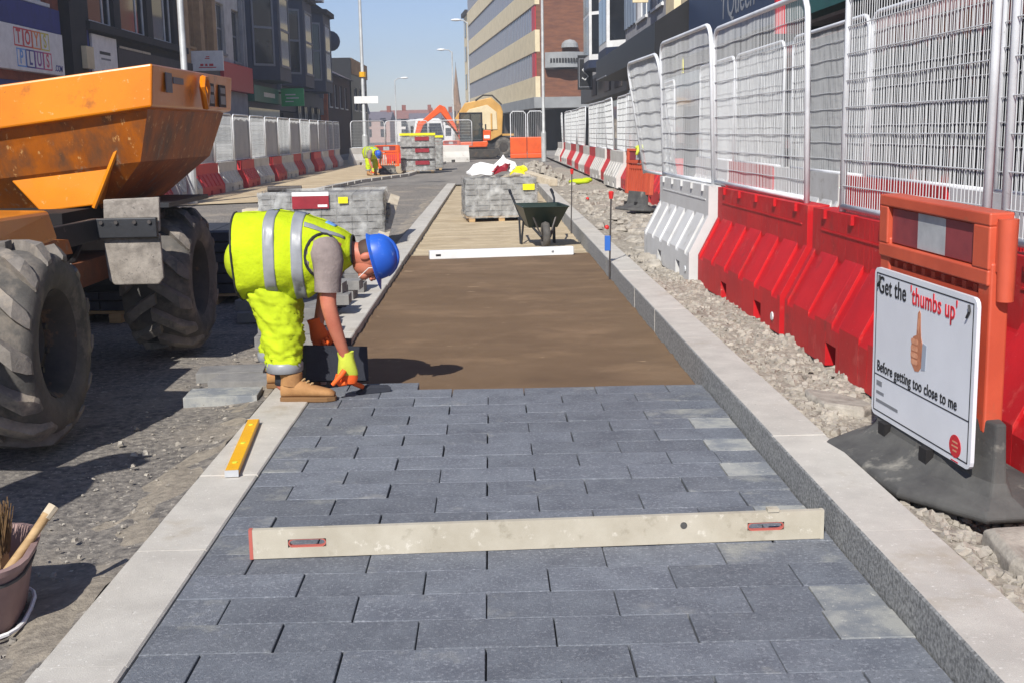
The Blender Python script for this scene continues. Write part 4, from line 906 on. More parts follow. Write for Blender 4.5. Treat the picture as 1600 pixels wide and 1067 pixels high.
# ------------------------------------------------------------------ people
def skin_body(name, joints, edges, m, parent, root=0, sub=2):
    """joints: (x,y,z,r or (r1,r2)); one continuous surface grown by Skin + Subdivision"""
    me = bpy.data.meshes.new(name); me.from_pydata([j[:3] for j in joints], edges, []); me.materials.append(MATS[m])
    o = bpy.data.objects.new(name, me); C.objects.link(o); o.parent = parent
    md = o.modifiers.new('skin', 'SKIN'); md.use_smooth_shade = True
    for v, j in zip(me.skin_vertices[0].data, joints):
        r = j[3]; v.radius = r if isinstance(r, tuple) else (r, r)
    me.skin_vertices[0].data[root].use_root = True
    sd = o.modifiers.new('subdivision', 'SUBSURF'); sd.levels = sub; sd.render_levels = sub
    return o
def glove(parent, wrist, d, palm_n, m_palm, m_cuff, sc=1.0, curl=.9):
    """hand from the wrist along d, palm facing palm_n; five bent fingers"""
    d = Vector(d).normalized(); n = Vector(palm_n); n = (n-d*n.dot(d)).normalized(); s = d.cross(n)
    w0 = Vector(wrist); b = MB()
    b.tube([w0-d*.01, w0+d*.035*sc, w0+d*.075*sc, w0+d*.095*sc], [(.030*sc,.022*sc),(.042*sc,.024*sc),(.044*sc,.022*sc),(.036*sc,.016*sc)], 10)
    for k, (off, ln) in enumerate(((-.032,.062),(-.011,.074),(.011,.070),(.031,.055))):
        p = w0+d*.085*sc+s*off*sc; pts = [p]; a = .25
        for seg in (.42,.33,.25):
            a += curl*.55; p = p+(d*math.cos(a)+n*math.sin(a))*ln*seg*sc*1.15; pts.append(p)
        b.tube(pts, [.0115*sc,.0105*sc,.0098*sc,.008*sc], 7)
    p = w0+d*.03*sc-s*.036*sc
    b.tube([p, p+(d*.5-s*.6+n*.3)*.035*sc, p+(d*.9-s*.5+n*.8)*.06*sc], [.014*sc,.0125*sc,.0095*sc], 7)
    g = b.build('glove', m_palm, parent, auto=60)
    c = MB(); c.tube([w0-d*.045*sc, w0-d*.02*sc, w0+d*.045*sc, w0+d*.06*sc], [(.037*sc,.031*sc),(.034*sc,.028*sc),(.046*sc,.028*sc),(.046*sc,.020*sc)], 10, cap=True)
    c.build('glove_cuff', m_cuff, g, auto=60)
    return g
def hard_hat(parent, c, upd, fwdd, m='helmet', r=.125):
    u = Vector(upd).normalized(); f = Vector(fwdd); f = (f-u*f.dot(u)).normalized(); s = u.cross(f)
    ax = Matrix((s, f, u)).transposed(); b = MB()
    prof = [(1.0,-.02),(1.0,.12),(.97,.38),(.86,.66),(.66,.88),(.38,1.02),(.12,1.07),(0,1.075)]
    rings = []
    for (k, h) in prof:
        rings.append([Vector((r*.88*k*math.cos(g), r*1.08*k*math.sin(g), r*h)) for g in [6.2832*i/20 for i in range(20)]])
    b.loft(rings, False, False)
    b.loft([[Vector((r*(.93+q)*math.cos(g)*.95, r*(1.10+q*.9+(.38*max(0, math.sin(g))**3 if q > .02 else 0))*math.sin(g), z*r)) for g in [6.2832*i/20 for i in range(20)]] for q, z in ((-.04,.06),(-.03,-.02),(.09,-.10),(.10,-.07),(0,.05))], False, False)
    b.tube([Vector((0, r*1.05*math.sin(a)*.98, r*.06+r*1.04*math.cos(a))) for a in [R(q) for q in range(-70, 71, 14)]], .012, 6)
    b.xf(Matrix.Translation(Vector(c)) @ ax.to_4x4())
    return b.build('hard_hat', m, parent, auto=50)
wk = thing('worker', 'worker in lime hi-vis and blue helmet bending over to lay blocks', 'person', (-1.12,6.42,0))
W0 = Vector((-1.12,6.42,0))
def wl(p): return tuple(Vector(p[:3])-W0)
J = [(-1.26,6.46,.79,.11), (-1.12,6.46,.84,.125), (-.98,6.46,.855,.13), (-.87,6.455,.83,.09), (-.79,6.45,.80,.058), (-.735,6.445,.775,.070), (-.675,6.445,.765,.088), (-.61,6.445,.775,.082),
     # right arm (camera side)
     (-.89,6.30,.82,.072), (-.875,6.25,.74,.062), (-.885,6.22,.54,.046), (-.855,6.25,.40,.042), (-.815,6.30,.245,.030), (-.805,6.31,.20,.030),
     # left arm
     (-.90,6.62,.80,.07), (-.90,6.68,.72,.06), (-.97,6.72,.52,.046), (-1.01,6.70,.36,.032), (-1.02,6.69,.32,.03),
     # right leg
     (-1.24,6.36,.70,.08), (-1.14,6.33,.42,.06), (-1.155,6.31,.11,.05), (-1.15,6.31,.05,.05),
     # left leg
     (-1.26,6.57,.70,.08), (-1.18,6.62,.42,.06), (-1.27,6.65,.11,.052), (-1.27,6.65,.05,.05),
     (-.62,6.445,.70,.03)]
E_ = [(0,1),(1,2),(2,3),(3,4),(4,5),(5,6),(6,7),(3,8),(8,9),(9,10),(10,11),(11,12),(12,13),(3,14),(14,15),(15,16),(16,17),(17,18),(0,19),(19,20),(20,21),(21,22),(0,23),(23,24),(24,25),(25,26)]
body = skin_body('body', [(*wl(j), j[3]) for j in J[:-1]], E_, 'skin', wk)
# face: jaw, nose, ear, brow as one small sculpted piece each
fdir, udir = Vector((.22,0,-.97)), Vector((.97,0,.22))
hc = Vector((-.655,6.445,.765))
axm = Matrix((udir.cross(fdir), fdir, udir)).transposed()
fb = MB()
fb.ball(hc-W0+fdir*.028-udir*.035, (.066,.078,.09), 16, 12, axm); fb.ball(hc-W0+fdir*.085-udir*.075, (.042,.032,.034), 12, 8, axm)
fb.ball(hc-W0+fdir*.108-udir*.03, (.014,.024,.026), 8, 6, axm); fb.ball(hc-W0+fdir*.118-udir*.043, (.019,.016,.012), 8, 6, axm)
fb.ball(hc-W0+fdir*.098+udir*.005, (.052,.014,.012), 10, 6, axm); fb.ball(hc-W0+fdir*.108-udir*.075, (.024,.009,.007), 8, 5, axm)
fb.build('face', 'skin', wk, smooth=True)
for s in (-1, 1):
    eb = MB(); eb.ball(hc-W0+Vector((0, s*.078, 0))-udir*.03-fdir*.015, (.012,.022,.034), 10, 8, axm); eb.build('ear', 'skin', wk, smooth=True)
    MB().ball(hc-W0+fdir*.096+Vector((0,s*.03,0))-udir*.018, (.012,.008,.007), 8, 6, axm).build('eye', 'hair', wk, smooth=True)
hb = MB(); hb.ball(hc-W0-fdir*.028-udir*.02, (.079,.075,.082), 16, 10, axm); hb.build('hair', 'hair', wk, smooth=True)
hard_hat(wk, hc-W0+udir*.004+fdir*.008, udir, fdir, r=.116)
MB().tube([hc-W0+Vector((0,-.084,0))+udir*.02+fdir*.06, hc-W0+Vector((0,-.09,0))-udir*.03+fdir*.05, hc-W0+Vector((0,-.06,0))-udir*.10+fdir*.09], .0025, 5).build('chin_strap', 'white_paint', wk)
# vest: surface function over X and angle
VR = [(-1.385,1.005,.555,.225),(-1.32,1.015,.55,.235),(-1.2,1.02,.545,.24),(-1.1,1.015,.55,.24),(-1.0,.995,.56,.235),(-.93,.97,.60,.225),(-.87,.94,.655,.20),(-.82,.915,.69,.15),(-.785,.89,.715,.11),(-.765,.875,.73,.095)]
def vs_(x, th, off=0):
    for a, c in zip(VR, VR[1:]):
        if a[0] <= x <= c[0]: break
    k = (x-a[0])/(c[0]-a[0]); zt, zb, hw = (a[i]+(c[i]-a[i])*k for i in (1,2,3))
    ct, st_ = math.cos(th), math.sin(th); e = .78
    yy = -hw*math.copysign(abs(st_)**e, st_); zz = math.copysign(abs(ct)**e, ct)*(zt-zb)/2
    fold = .014*noise.noise(Vector((x*9, th*1.5, 3)))+.018*(abs(noise.noise(Vector((x*17+th*2, th*2.6, 7))))-.2)*(1 if ct < .6 else .35)+.012*math.sin(th*6+x*8)*max(0, -ct)
    q = Vector((x, 6.455+yy*(1+(fold+off)/hw), (zt+zb)/2+zz*(1+(fold+off)/.22)))
    q.x += .03*(q.z-.8)*(-1 if x < -1.3 else 0)
    return q-W0
def patch(xs, ths, off, name, m, parent, solid=.004):
    b = MB(); vs = []
    for x in xs:
        for th in ths(x) if callable(ths) else ths: vs.append(vs_(x, th, off))
    n = len(ths(xs[0]) if callable(ths) else ths)
    b.add(vs, [(i*n+k, i*n+k+1, (i+1)*n+k+1, (i+1)*n+k) for i in range(len(xs)-1) for k in range(n-1)])
    o = b.build(name, m, parent, smooth=True, recalc=False, weld=True)
    sd = o.modifiers.new('solid', 'SOLIDIFY'); sd.thickness = solid; sd.offset = 0
    return o
full = [2*math.pi*i/48 for i in range(49)]
xs = [-1.385+i*(.62/34) for i in range(35)]
vest = patch(xs, full, 0, 'vest', 'hivis', wk, .006)
patch([-1.215+.01*i for i in range(7)], full, .006, 'reflective_band', 'reflective', vest)
patch([-1.068+.01*i for i in range(7)], full, .006, 'reflective_band', 'reflective', vest)
for s in (1, -1):
    patch([-1.0+.012*i for i in range(18)], lambda x, s=s: [s*(.62+.12*(x+1.0)/.2+q*.035) for q in range(6)], .007, 'shoulder_band', 'reflective', vest)
patch([-.90+.01*i for i in range(6)], [-.12+.06*i for i in range(7)], .008, 'back_print', 'let_blue', vest)
hem = MB(); hem.tube([vs_(-1.384, a, .004) for a in full], .006, 5, cap=False); hem.build('hem_piping', 'piping', vest)
nk = MB(); nk.tube([vs_(-.767, a, .002) for a in full], .007, 5, cap=False); nk.build('neck_piping', 'piping', vest)
# T-shirt sleeves and arm-hole edging
for s, a_, b_, c_ in ((1,(-.905,6.30,.835),(-.875,6.235,.76),(-.882,6.222,.60)), (-1,(-.905,6.62,.82),(-.905,6.69,.72),(-.95,6.715,.60))):
    sl_ = MB(); a_, b_, c_ = map(Vector, (a_, b_, c_)); 
    sl_.tube([a_-W0, (a_+b_)/2-W0, b_-W0, (b_+c_)/2-W0, c_-W0], [(.085,.085),(.09,.088),(.083,.08),(.072,.070),(.070,.068)], 14)
    so_ = sl_.build('sleeve', 'tshirt', wk, auto=70)
    rg = MB(); ring = []
    for q in range(25):
        g = 6.2832*q/24; x_, z_ = -.905+.088*math.cos(g), .79+.115*math.sin(g)
        best = min((abs(vs_(x_, s*th_*.02).z-z_), th_) for th_ in range(4, 154))
        ring.append(vs_(x_, s*best[1]*.02, .006))
    rg.tube(ring, .007, 6, cap=False); rg.build('armhole_piping', 'piping', vest)
    dk = MB(); cc = sum(ring[:-1], Vector())/24; dk.add([cc+Vector((0,-.004*s,0))]+[p+Vector((0,-.002*s,0)) for p in ring[:-1]], [(0,k+1,(k+1) % 24+1) for k in range(24)]); dk.build('armhole_lining', 'tshirt', vest, recalc=False)
MB().ball(Vector((-1.375,6.46,.80))-W0, (.05,.20,.19), 16, 10).build('shirt_back', 'tshirt', wk, smooth=True)
# trousers: pelvis plus two baggy legs, grown as one surface
def ridge(x, y, z): return 1-abs(noise.noise(Vector((x, y, z))))*2
tb = MB(); tb.ball(Vector((-1.35,6.46,.755))-W0, (.12,.17,.14), 20, 14)
for path in ([(-1.24,6.37,.66,.15,.115),(-1.21,6.355,.56,.142,.112),(-1.17,6.34,.46,.128,.108),(-1.15,6.33,.37,.122,.106),(-1.152,6.32,.28,.115,.104),(-1.148,6.315,.21,.106,.10),(-1.147,6.312,.17,.102,.098)],
             [(-1.25,6.56,.66,.15,.115),(-1.22,6.59,.56,.135,.11),(-1.19,6.62,.46,.12,.106),(-1.2,6.63,.37,.115,.10),(-1.23,6.64,.28,.108,.098),(-1.255,6.648,.21,.10,.095),(-1.258,6.648,.17,.097,.093)]):
    rings = []; N_ = 56
    for i in range(N_):
        f = i/(N_-1)*(len(path)-1); a = min(int(f), len(path)-2); k = f-a; p = [path[a][q]+(path[a+1][q]-path[a][q])*k for q in range(5)]
        ring = []
        for q in range(40):
            g = 6.2832*q/40; c_, s_ = math.cos(g), math.sin(g)
            fo = .017*ridge(c_*1.1+7, s_*1.1+p[1], p[2]*13+c_*2.2)**2+.012*ridge(c_*1.7, s_*1.7+p[1]*3, p[2]*24-s_*4)**3-.016
            fo *= min(1, (1-i/(N_-1))*6+.25)
            ring.append(Vector((p[0]+(p[3]*.95+fo)*c_, p[1]+(p[4]+fo)*s_, p[2]))-W0)
        rings.append(ring)
    tb.loft(rings)
tr = tb.build('trousers', 'hivis_trouser', wk, smooth=True)
# thigh pocket flap
for (x, y) in ((-1.147,6.312),(-1.258,6.648)):
    bb = MB(); bb.tube([(x,y,.215),(x,y,.205),(x,y,.165),(x,y,.16)], [.094,.102,.100,.094], 20, cap=False); bo_ = bb.build('hem_band', 'reflective', wk, smooth=True); bo_.location = -W0
    sk_ = MB(); sk_.tube([(x,y,.2),(x-.003,y,.13),(x-.003,y,.09)], [.058,.052,.054], 14); so_ = sk_.build('sock', 'sock', wk, smooth=True); so_.location = -W0
# boots
def boot(ax_, ay, a, tilt=0):
    b = MB(); S_ = [(-.095,.0,.05,.100,.040),(-.085,.0,.075,.115,.044),(-.03,.0,.085,.128,.046),(.03,.0,.085,.112,.045),(.08,.0,.085,.088,.047),(.13,.0,.085,.074,.050),(.17,.0,.075,.064,.045),(.195,.0,.05,.048,.03)]
    rings = []
    for (x, _, _w, top, hw) in S_:
        rings.append([Vector((x, hw*math.copysign(abs(math.cos(g))**.8, math.cos(g)), .022+(top-.022)*(.5+.5*math.sin(g)))) for g in [6.2832*i/16 for i in range(16)]])
    b.loft(rings); b.tube([(-.045,0,.09),(-.04,0,.125),(-.042,0,.155)], [(.06,.052),(.06,.054),(.064,.056)], 14)
    o = b.build('boot', 'boot', wk, auto=60); o.location = Vector((ax_, ay, 0))-W0; o.rotation_euler = (0, tilt, a)
    so_ = MB(); pr = [(-.10,-.036),(-.06,-.043),(.02,-.040),(.10,-.05),(.16,-.047),(.20,-.02),(.205,0),(.20,.02),(.16,.047),(.10,.05),(.02,.04),(-.06,.043),(-.10,.036)]
    so_.prism(pr, 'z', .0, .028); so_.build('sole', 'sole', o, bevel=.005)
    lc = MB()
    for k in range(4): lc.tube([(.0+.022*k,-.02,.126-.011*k),(.012+.022*k,0,.134-.012*k),(.0+.022*k,.02,.126-.011*k)], .005, 5)
    lc.build('lace', 'wood', o)
boot(-1.07,6.285,R(-3)); boot(-1.215,6.655,R(4))
glove(wk, Vector((-.808,6.307,.205))-W0, (.06,.03,-1), (-.9,.25,.0), 'glove_orange', 'glove_yellow', 1.25, 2.0)
glove(wk, Vector((-1.02,6.692,.335))-W0, (.25,.0,-1), (.8,-.4,0), 'glove_orange', 'glove_orange', 1.2, 2.0)
# the block he lifts, a block set on end, and a pointing tool
o = obj_of(block_mesh(.4,.2,.08,'dark_block'), 'held_block', None, (-.90,6.62,.14), (R(75), R(8), R(35))); tag(o, 'dark block held on edge between the worker’s gloves', 'block', 'blocks about to be laid')
o = obj_of(block_mesh(.2,.2,.08,'dark_block'), 'held_block', None, (-.97,6.78,.16), (R(80), 0, R(-25))); tag(o, 'dark half block standing behind the worker’s knees', 'block', 'blocks about to be laid')
t = thing('rubber_wedge', 'small dark wedge tool on the last laid block below the glove', 'tool', (-.69,6.45,.002), R(20))
MB().prism([(-.09,0),(.10,0),(.10,.03),(-.03,.04)], 'y', -.035, .035).build('wedge', 'dark_block', t, bevel=.004); MB().tube([(-.05,0,.035),(-.12,0,.07)], .014, 6).build('grip', 'glove_orange', t)

def standing(name, label, loc, rz, sc=1.0, hat='helmet', group=None, vest_m='hivis', seated=False):
    t = thing(name, label, 'person', loc, rz, group); t.scale = (sc,)*3
    J = [(0,0,.95,.14),(0,0,1.15,.13),(0,0,1.36,.14),(0,0,1.47,.075),(0,.01,1.55,.06),(0,.02,1.66,.09),(0,.01,1.73,.08),
         (.19,0,1.42,.07),(.25,.03,1.15,.052),(.22,.16,.95,.04),(.2,.22,.9,.03),(-.19,0,1.42,.07),(-.25,.03,1.15,.052),(-.22,.16,.95,.04),(-.2,.22,.9,.03)]
    Ed = [(0,1),(1,2),(2,3),(3,4),(4,5),(5,6),(2,7),(7,8),(8,9),(9,10),(2,11),(11,12),(12,13),(13,14)]
    L = [(.1,0,.88,.11),(.11,.03,.5,.08),(.12,0,.1,.055),(.12,.12,.05,.045)] if not seated else [(.1,.05,.92,.1),(.11,.42,.93,.08),(.12,.44,.5,.055),(.12,.55,.46,.045)]
    for sx in (1,-1):
        k = len(J); J += [(sx*p[0],p[1],p[2],p[3]) for p in L]; Ed += [(0,k),(k,k+1),(k+1,k+2),(k+2,k+3)]
    skin_body('body', J, Ed, 'skin', t)
    TJ = [(0,0,.95,.165)]; TE = []
    for sx in (1,-1):
        k = len(TJ); TJ += [(sx*p[0],p[1],p[2]+(.04 if i == 2 else 0),p[3]*1.3) for i, p in enumerate(L[:3])]; TE += [(0,k),(k,k+1),(k+1,k+2)]
    skin_body('trousers', TJ, TE, 'hivis_trouser', t)
    v = MB(); v.loft([[Vector((a*math.cos(g), c_*math.sin(g), z)) for g in [6.2832*i/18 for i in range(18)]] for a, c_, z in ((.23,.18,.82),(.22,.175,1.0),(.23,.18,1.2),(.245,.175,1.36),(.19,.13,1.45),(.09,.085,1.5))], False, False); v.build('vest', vest_m, t, smooth=True)
    for z in (.95,1.15): MB().lathe([(1,-.03),(1,.03)], 18).xf(Matrix.Translation((0,0,z)) @ Matrix.Diagonal((.232,.187,1,1))).build('reflective_band', 'reflective', t, smooth=True)
    for sx in (1,-1):
        MB().tube([(sx*.19,0,1.43),(sx*.235,.02,1.22),(sx*.24,.1,1.05),(sx*.215,.18,.94)], [.085,.075,.062,.05], 10).build('sleeve', vest_m, t, smooth=True)
        MB().ball((sx*L[3][0],L[3][1]-.04,L[3][2]+.0), (.055,.14,.05), 10, 6).build('boot', 'boot', t, smooth=True)
    hard_hat(t, (0,.015,1.70), (0,.05,1), (0,1,0), hat)
    return t
standing('worker', 'hi-vis colleague whose shadow falls on the road at the left edge', (-2.42,3.35,-.02), R(-70), 1.0)
far = copy_tree(wk); far.location = (-4.25,42.3,0); far.rotation_euler = (0,0,R(-55)); tag(far, 'distant worker in lime hi-vis stooping beside the red-orange barrier', 'person')

# ------------------------------------------------------------------ tools and materials on the works
# long straightedge standing on its edge
se = thing('straightedge', 'long cream levelling straightedge with two hand slots lying across the dark blocks', 'straightedge', (.145,3.89,.002), R(2.3)); L2, hh, th = .99, .103, .011
sh_ = MB(); slots = [(-.865,-.735),(.725,.855)]
edges = [-L2]+[e for s in slots for e in s]+[L2]
for i, (a, c) in enumerate(zip(edges, edges[1:])):
    if i % 2 == 0: sh_.box(a,c,-th,th,0,hh)
    else: sh_.box(a,c,-th,th,0,.036); sh_.box(a,c,-th,th,.066,hh)
sh_.build('beam', 'staff', se)
for s in slots:
    gr = MB(); ring = []
    a, c = s; zc = .051; r_ = .0135
    path = [(c-.02+r_*1.3*math.cos(g), 0, zc+r_*math.sin(g)) for g in [R(q) for q in range(-90, 91, 30)]]+[(a+.02+r_*1.3*math.cos(g), 0, zc+r_*math.sin(g)) for g in [R(q) for q in range(90, 271, 30)]]
    gr.tube(path+[path[0]], [(.0125,.0028)]*(len(path)+1), 4, cap=False); gr.build('hand_slot_rim', 'staff_red', se)
for u in (-L2, L2): MB().box(u-.006,u+.006,-th-.001,th+.001,-.001,hh+.001).build('end_cap', 'staff_red' if u < 0 else 'staff', se)
MB().lathe([(0,-th-.002),(.012,-th-.002),(.012,-th+.002),(0,-th+.002)], 16, (.50,0,.066), 'y').build('vial', 'rubber', se)
MB().box(.795,.835,-th-.004,th+.004,hh,hh+.012).build('clip', 'staff', se)
# spirit level on the kerb
sp = thing('spirit_level', 'yellow spirit level lying along the left kerb', 'spirit level', (-1.125,4.83,.006), R(5.5))
MB().box(-.028,.028,0,.92,0,.028).build('bar', 'level_yellow', sp, bevel=.003)
for q in (-.006,.92): MB().box(-.029,.029,q,q+.006,-.0005,.0285).build('end_cap', 'alu', sp)
for q in (.12,.45,.8): MB().lathe([(0,0),(.012,0),(.012,.003),(0,.003)], 12, (0,q,.0275)).build('vial', 'glove_yellow', sp)
for q in (.2,.6): MB().box(-.0285,-.0282,q,q+.12,.006,.02).build('printed_mark', 'ink', sp)
# white straightedge at the end of the sand
ws = thing('white_screed_bar', 'white box section screed bar across the far end of the sand', 'screed bar', (.11,14.1,-.05), R(8))
MB().box(-.87,.87,-.05,.05,0,.10).build('bar', 'white_paint', ws, bevel=.006); MB().box(-.80,-.74,-.052,-.0505,.035,.06).build('slot', 'ink', ws); MB().box(.6,.63,-.052,-.0505,.035,.06).build('slot', 'ink_grey', ws)
for q in (-.872,.872): MB().box(q-.004,q+.004,-.044,.044,.006,.094).build('end_cap', 'alu', ws)
# trug with a brush
tg = thing('trug', 'brownish pink plastic trug cut off by the lower left edge', 'trug', (-1.63,3.42,-.02), R(12))
n = 24
def rr(a, c, z): return [(a*math.copysign(abs(math.cos(6.2832*i/n))**.6, math.cos(6.2832*i/n)), c*math.copysign(abs(math.sin(6.2832*i/n))**.6, math.sin(6.2832*i/n)), z) for i in range(n)]
b = MB(); b.loft([rr(.15,.19,0), rr(.165,.205,.02), rr(.20,.24,.20), rr(.215,.255,.205), rr(.218,.258,.222), rr(.20,.24,.224), rr(.185,.225,.19), rr(.15,.19,.02)], True, True); b.build('tub', 'trug', tg, auto=40)
b = MB(); b.tube([p for p in rr(.198,.238,.172)]+[rr(.198,.238,.172)[0]], .006, 5, cap=False); b.build('band', 'rubber', tg)
b = MB(); b.tube([p for p in rr(.185,.225,.018)]+[rr(.185,.225,.018)[0]], .007, 6, cap=False); b.build('base_rim', 'label_white', tg)
br = thing('hand_brush', 'bristle brush with wooden handle standing in the trug', 'brush', (-1.575,3.45,.05), R(0))
MB().tube([(.02,-.10,.0),(.13,.04,.16),(.17,.09,.225)], [.013,.014,.015], 8).build('handle', 'wood', br, auto=60); MB().tube([(.165,.085,.215),(.185,.11,.245)], [.017,.018], 8).build('handle_tip', 'pale_wood', br)
MB().box(-.13,.05,.0,.07,.08,.12).build('stock', 'wood', br, bevel=.005)
bs = MB(); r3 = random.Random(5)
for _ in range(420):
    x, y = r3.uniform(-.12,.05), r3.uniform(.0,.08); bs.tube([(x,y,.11),(x*1.15+r3.uniform(-.015,.015),y+.02+r3.uniform(-.02,.02),.23+r3.uniform(-.03,.05))], [.0022,.0012], 3, cap=False)
tag(bs.build('bristles', 'bristle', br, recalc=False), kind='stuff')
# marker pins
for (x, y, h, tape, lab) in ((1.165,11.7,.85,True,'steel pin with red cap and blue tape inside the right kerb'),(1.16,17.3,.9,False,'steel pin with red cap near the wheelbarrow handle')):
    t = thing('marker_pin', lab, 'marker pin', (x,y,-.06), 0, 'steel setting-out pins'); MB().tube([(0,0,-.05),(.02,0,h)], .009, 8).build('pin', 'steel', t)
    MB().tube([(.02,0,h-.035),(.02,0,h+.03),(.02,0,h+.04)], [.02,.028,.018], 8).build('cap', 'red_cap', t)
    if tape: MB().box(-.045,.012,-.012,.012,.30,.45).build('tape', 'blue_tape', t, bevel=.004)
for (x, y, lab) in ((1.62,16.6,'red peg cap lying on the verge by the kerb'),(1.95,24,'red peg cap further up the verge')):
    o = MB().lathe([(.0,.0),(.03,.0),(.035,.04),(.015,.06),(0,.06)], 10).build('peg_cap', 'red_cap', smooth=True); o.location = (x,y,vz(x,y)); tag(o, lab, 'cap')
# wheelbarrow, seen from the front
wb = thing('wheelbarrow', 'dark green wheelbarrow parked on the sub-base facing the camera', 'wheelbarrow', (.665,15.3,-.06), R(6)); wb.scale = (.94,.94,.94)
def rc(a, c, z, dy): return [(-a,dy-c,z),(a,dy-c,z),(a,dy+c,z),(-a,dy+c,z)]
b = MB(); b.loft([rc(.20,.22,.27,.22), rc(.31,.44,.56,.18), rc(.325,.455,.565,.18), rc(.325,.455,.58,.18), rc(.30,.43,.575,.18), rc(.18,.2,.30,.22)], True, True); b.build('tray', 'green_plastic', wb, bevel=.015)
for s in (-1,1):
    MB().tube([(s*.06,-.22,.16),(s*.14,.0,.27),(s*.24,.5,.36),(s*.30,.9,.62),(s*.31,1.15,.70)], .017, 6).build('frame_rail', 'black_metal', wb); MB().tube([(s*.31,1.1,.685),(s*.31,1.24,.73)], .022, 8).build('handle_grip', 'ink', wb)
    MB().tube([(s*.22,.42,.34),(s*.24,.52,.0),(s*.24,.62,.0),(s*.25,.66,.38)], .016, 6).build('leg', 'black_metal', wb); MB().tube([(s*.06,-.2,.17),(s*.17,-.12,.46)], .013, 6).build('brace', 'steel', wb)
wh = MB().lathe([(.0,-.03),(.1,-.03),(.1,.03),(.0,.03)], 18, (0,-.2,.185), 'x').build('wheel', 'steel', wb); MB().lathe([(.1,-.035),(.13,-.05),(.165,-.045),(.185,0),(.165,.045),(.13,.05),(.1,.035)], 24, (0,-.2,.185), 'x').build('tyre', 'tyre', wh, smooth=True)
# packs of blocks
def pack(loc, rz, sx, sy, h, rows, label, group, wrap=True, m='loose_block', lab=None):
    t = thing('block_pack', label, 'block pack', loc, rz, group)
    nx = max(2, round(sx/.2)); ny = max(2, round(sy/.4)); hz = h/rows
    bx_ = MB()
    for r_ in range(rows):
        j = .008*math.sin(r_*5.7)
        for i in range(nx):
            for k in range(ny):
                if 0 < i < nx-1 and 0 < k < ny-1 and r_ < rows-1: continue
                bx_.box(-sx/2+sx*i/nx+.004+j, -sx/2+sx*(i+1)/nx-.004+j, -sy/2+sy*k/ny+.004, -sy/2+sy*(k+1)/ny-.004, .1+r_*hz, .1+(r_+1)*hz-.016)
    tag(bx_.build('blocks', m, t), kind='stuff')
    pal = MB()
    for q in (-.42,0,.42): pal.box(sx*q-.05,sx*q+.05,-sy/2,sy/2,.0,.07)
    for q in range(5): pal.box(-sx/2,sx/2,-sy/2+sy*q/5+.02,-sy/2+sy*(q+1)/5-.02,.071,.095)
    pal.build('pallet', 'wood', t)
    if wrap:
        wv = MB(); n_ = 40; rings = []
        for j in range(13):
            z = .06+(h+.06)*j/12; ring = []
            for i in range(n_):
                g = 6.2832*i/n_; c_, s_ = math.cos(g), math.sin(g); kx = max(abs(c_), abs(s_)); d = .012+.02*noise.noise(Vector((c_*3, s_*3, z*14)))+.02*noise.noise(Vector((c_*9, s_*9, z*5)))
                ring.append(((sx/2+d)*c_/kx, (sy/2+d)*s_/kx, z))
            rings.append(ring)
        wv.loft(rings, False, False); wv.build('wrapping', 'wrap', t, smooth=True, recalc=True)
    return t
GP = 'packs of wrapped blocks'
p1 = pack((.12,20.5,-.06), R(5), 1.2, 1.1, .62, 7, 'shrink wrapped block pack with rubbish on top between the kerbs', GP)
MB().box(.36,.56,-.585,-.58,.52,.62).build('label', 'yellow_tape', p1)
for (nm, pts, m, lab) in (('plastic_sheet', [(-.45,-.4,.80),(-.1,-.45,.81),(.0,.1,.84),(-.3,.3,.98),(-.55,.1,.82)], 'label_white', 'crumpled white plastic sheet on the block pack'),('plastic_sheet', [(-.05,.1,.83),(.25,.0,.84),(.35,.4,.86),(.1,.5,1.1),(-.1,.4,.9)], 'label_white', 'white plastic sheet standing up at the back of the block pack'),('strap_bundle', [(-.1,-.35,.79),(.15,-.2,.86),(.22,.2,.95),(.0,.1,.86),(-.15,-.2,.82)], 'label_red', 'dark red strapping bundle on the block pack'),('yellow_bag', [(.2,-.35,.79),(.45,-.4,.8),(.5,-.1,.88),(.3,.0,.9)], 'yellow_tape', 'yellow plastic bag on the block pack')):
    b = MB(); r3 = random.Random(len(lab)); top = [Vector(p) for p in pts]; cen = sum(top, Vector())/len(top)+Vector((0,0,.01)); k = len(top)
    top = [v for p, q in zip(top, top[1:]+top[:1]) for v in (p, (p*2+q)/3+Vector((r3.uniform(-.05,.05),r3.uniform(-.05,.05),r3.uniform(-.02,.05))), (p+q*2)/3+Vector((r3.uniform(-.05,.05),r3.uniform(-.05,.05),r3.uniform(-.03,.03))))]
    rg1 = [p.lerp(cen, .45)+Vector((r3.uniform(-.03,.03),r3.uniform(-.03,.03),r3.uniform(-.05,.07))) for p in top]
    b.loft([[p-Vector((0,0,.03)) for p in top], top, rg1, [p.lerp(cen, .8)+Vector((0,0,r3.uniform(-.04,.04))) for p in top]]); o = b.build(nm, m); o.location = (.12,20.5,-.06); tag(o, lab, 'bag' if 'bag' in nm else 'sheet')
bk = MB().lathe([(.0,0),(.12,0),(.14,.28),(.15,.3),(.13,.3),(.11,.02)], 16).build('white_bucket', 'label_white', smooth=False); bk.location = (.85,25.2,.3); tag(bk, 'white bucket standing beyond the block pack', 'bucket'); bk.location.z = -.05
for k, (x, y, z, l, a, lab) in enumerate(((1.25,30.5,.0,1.6,.4,'pale timber baulk lying behind the white bucket'),(.75,32,.0,1.2,-.7,'short pale timber lying on the rubble heap'))):
    o = MB().box(-.12,.12,-l/2,l/2,0,.18).build('timber_baulk', 'pale_wood', bevel=.01); o.location = (x,y,.15); o.rotation_euler = (.1,0,a); tag(o, lab, 'timber', 'loose timbers')
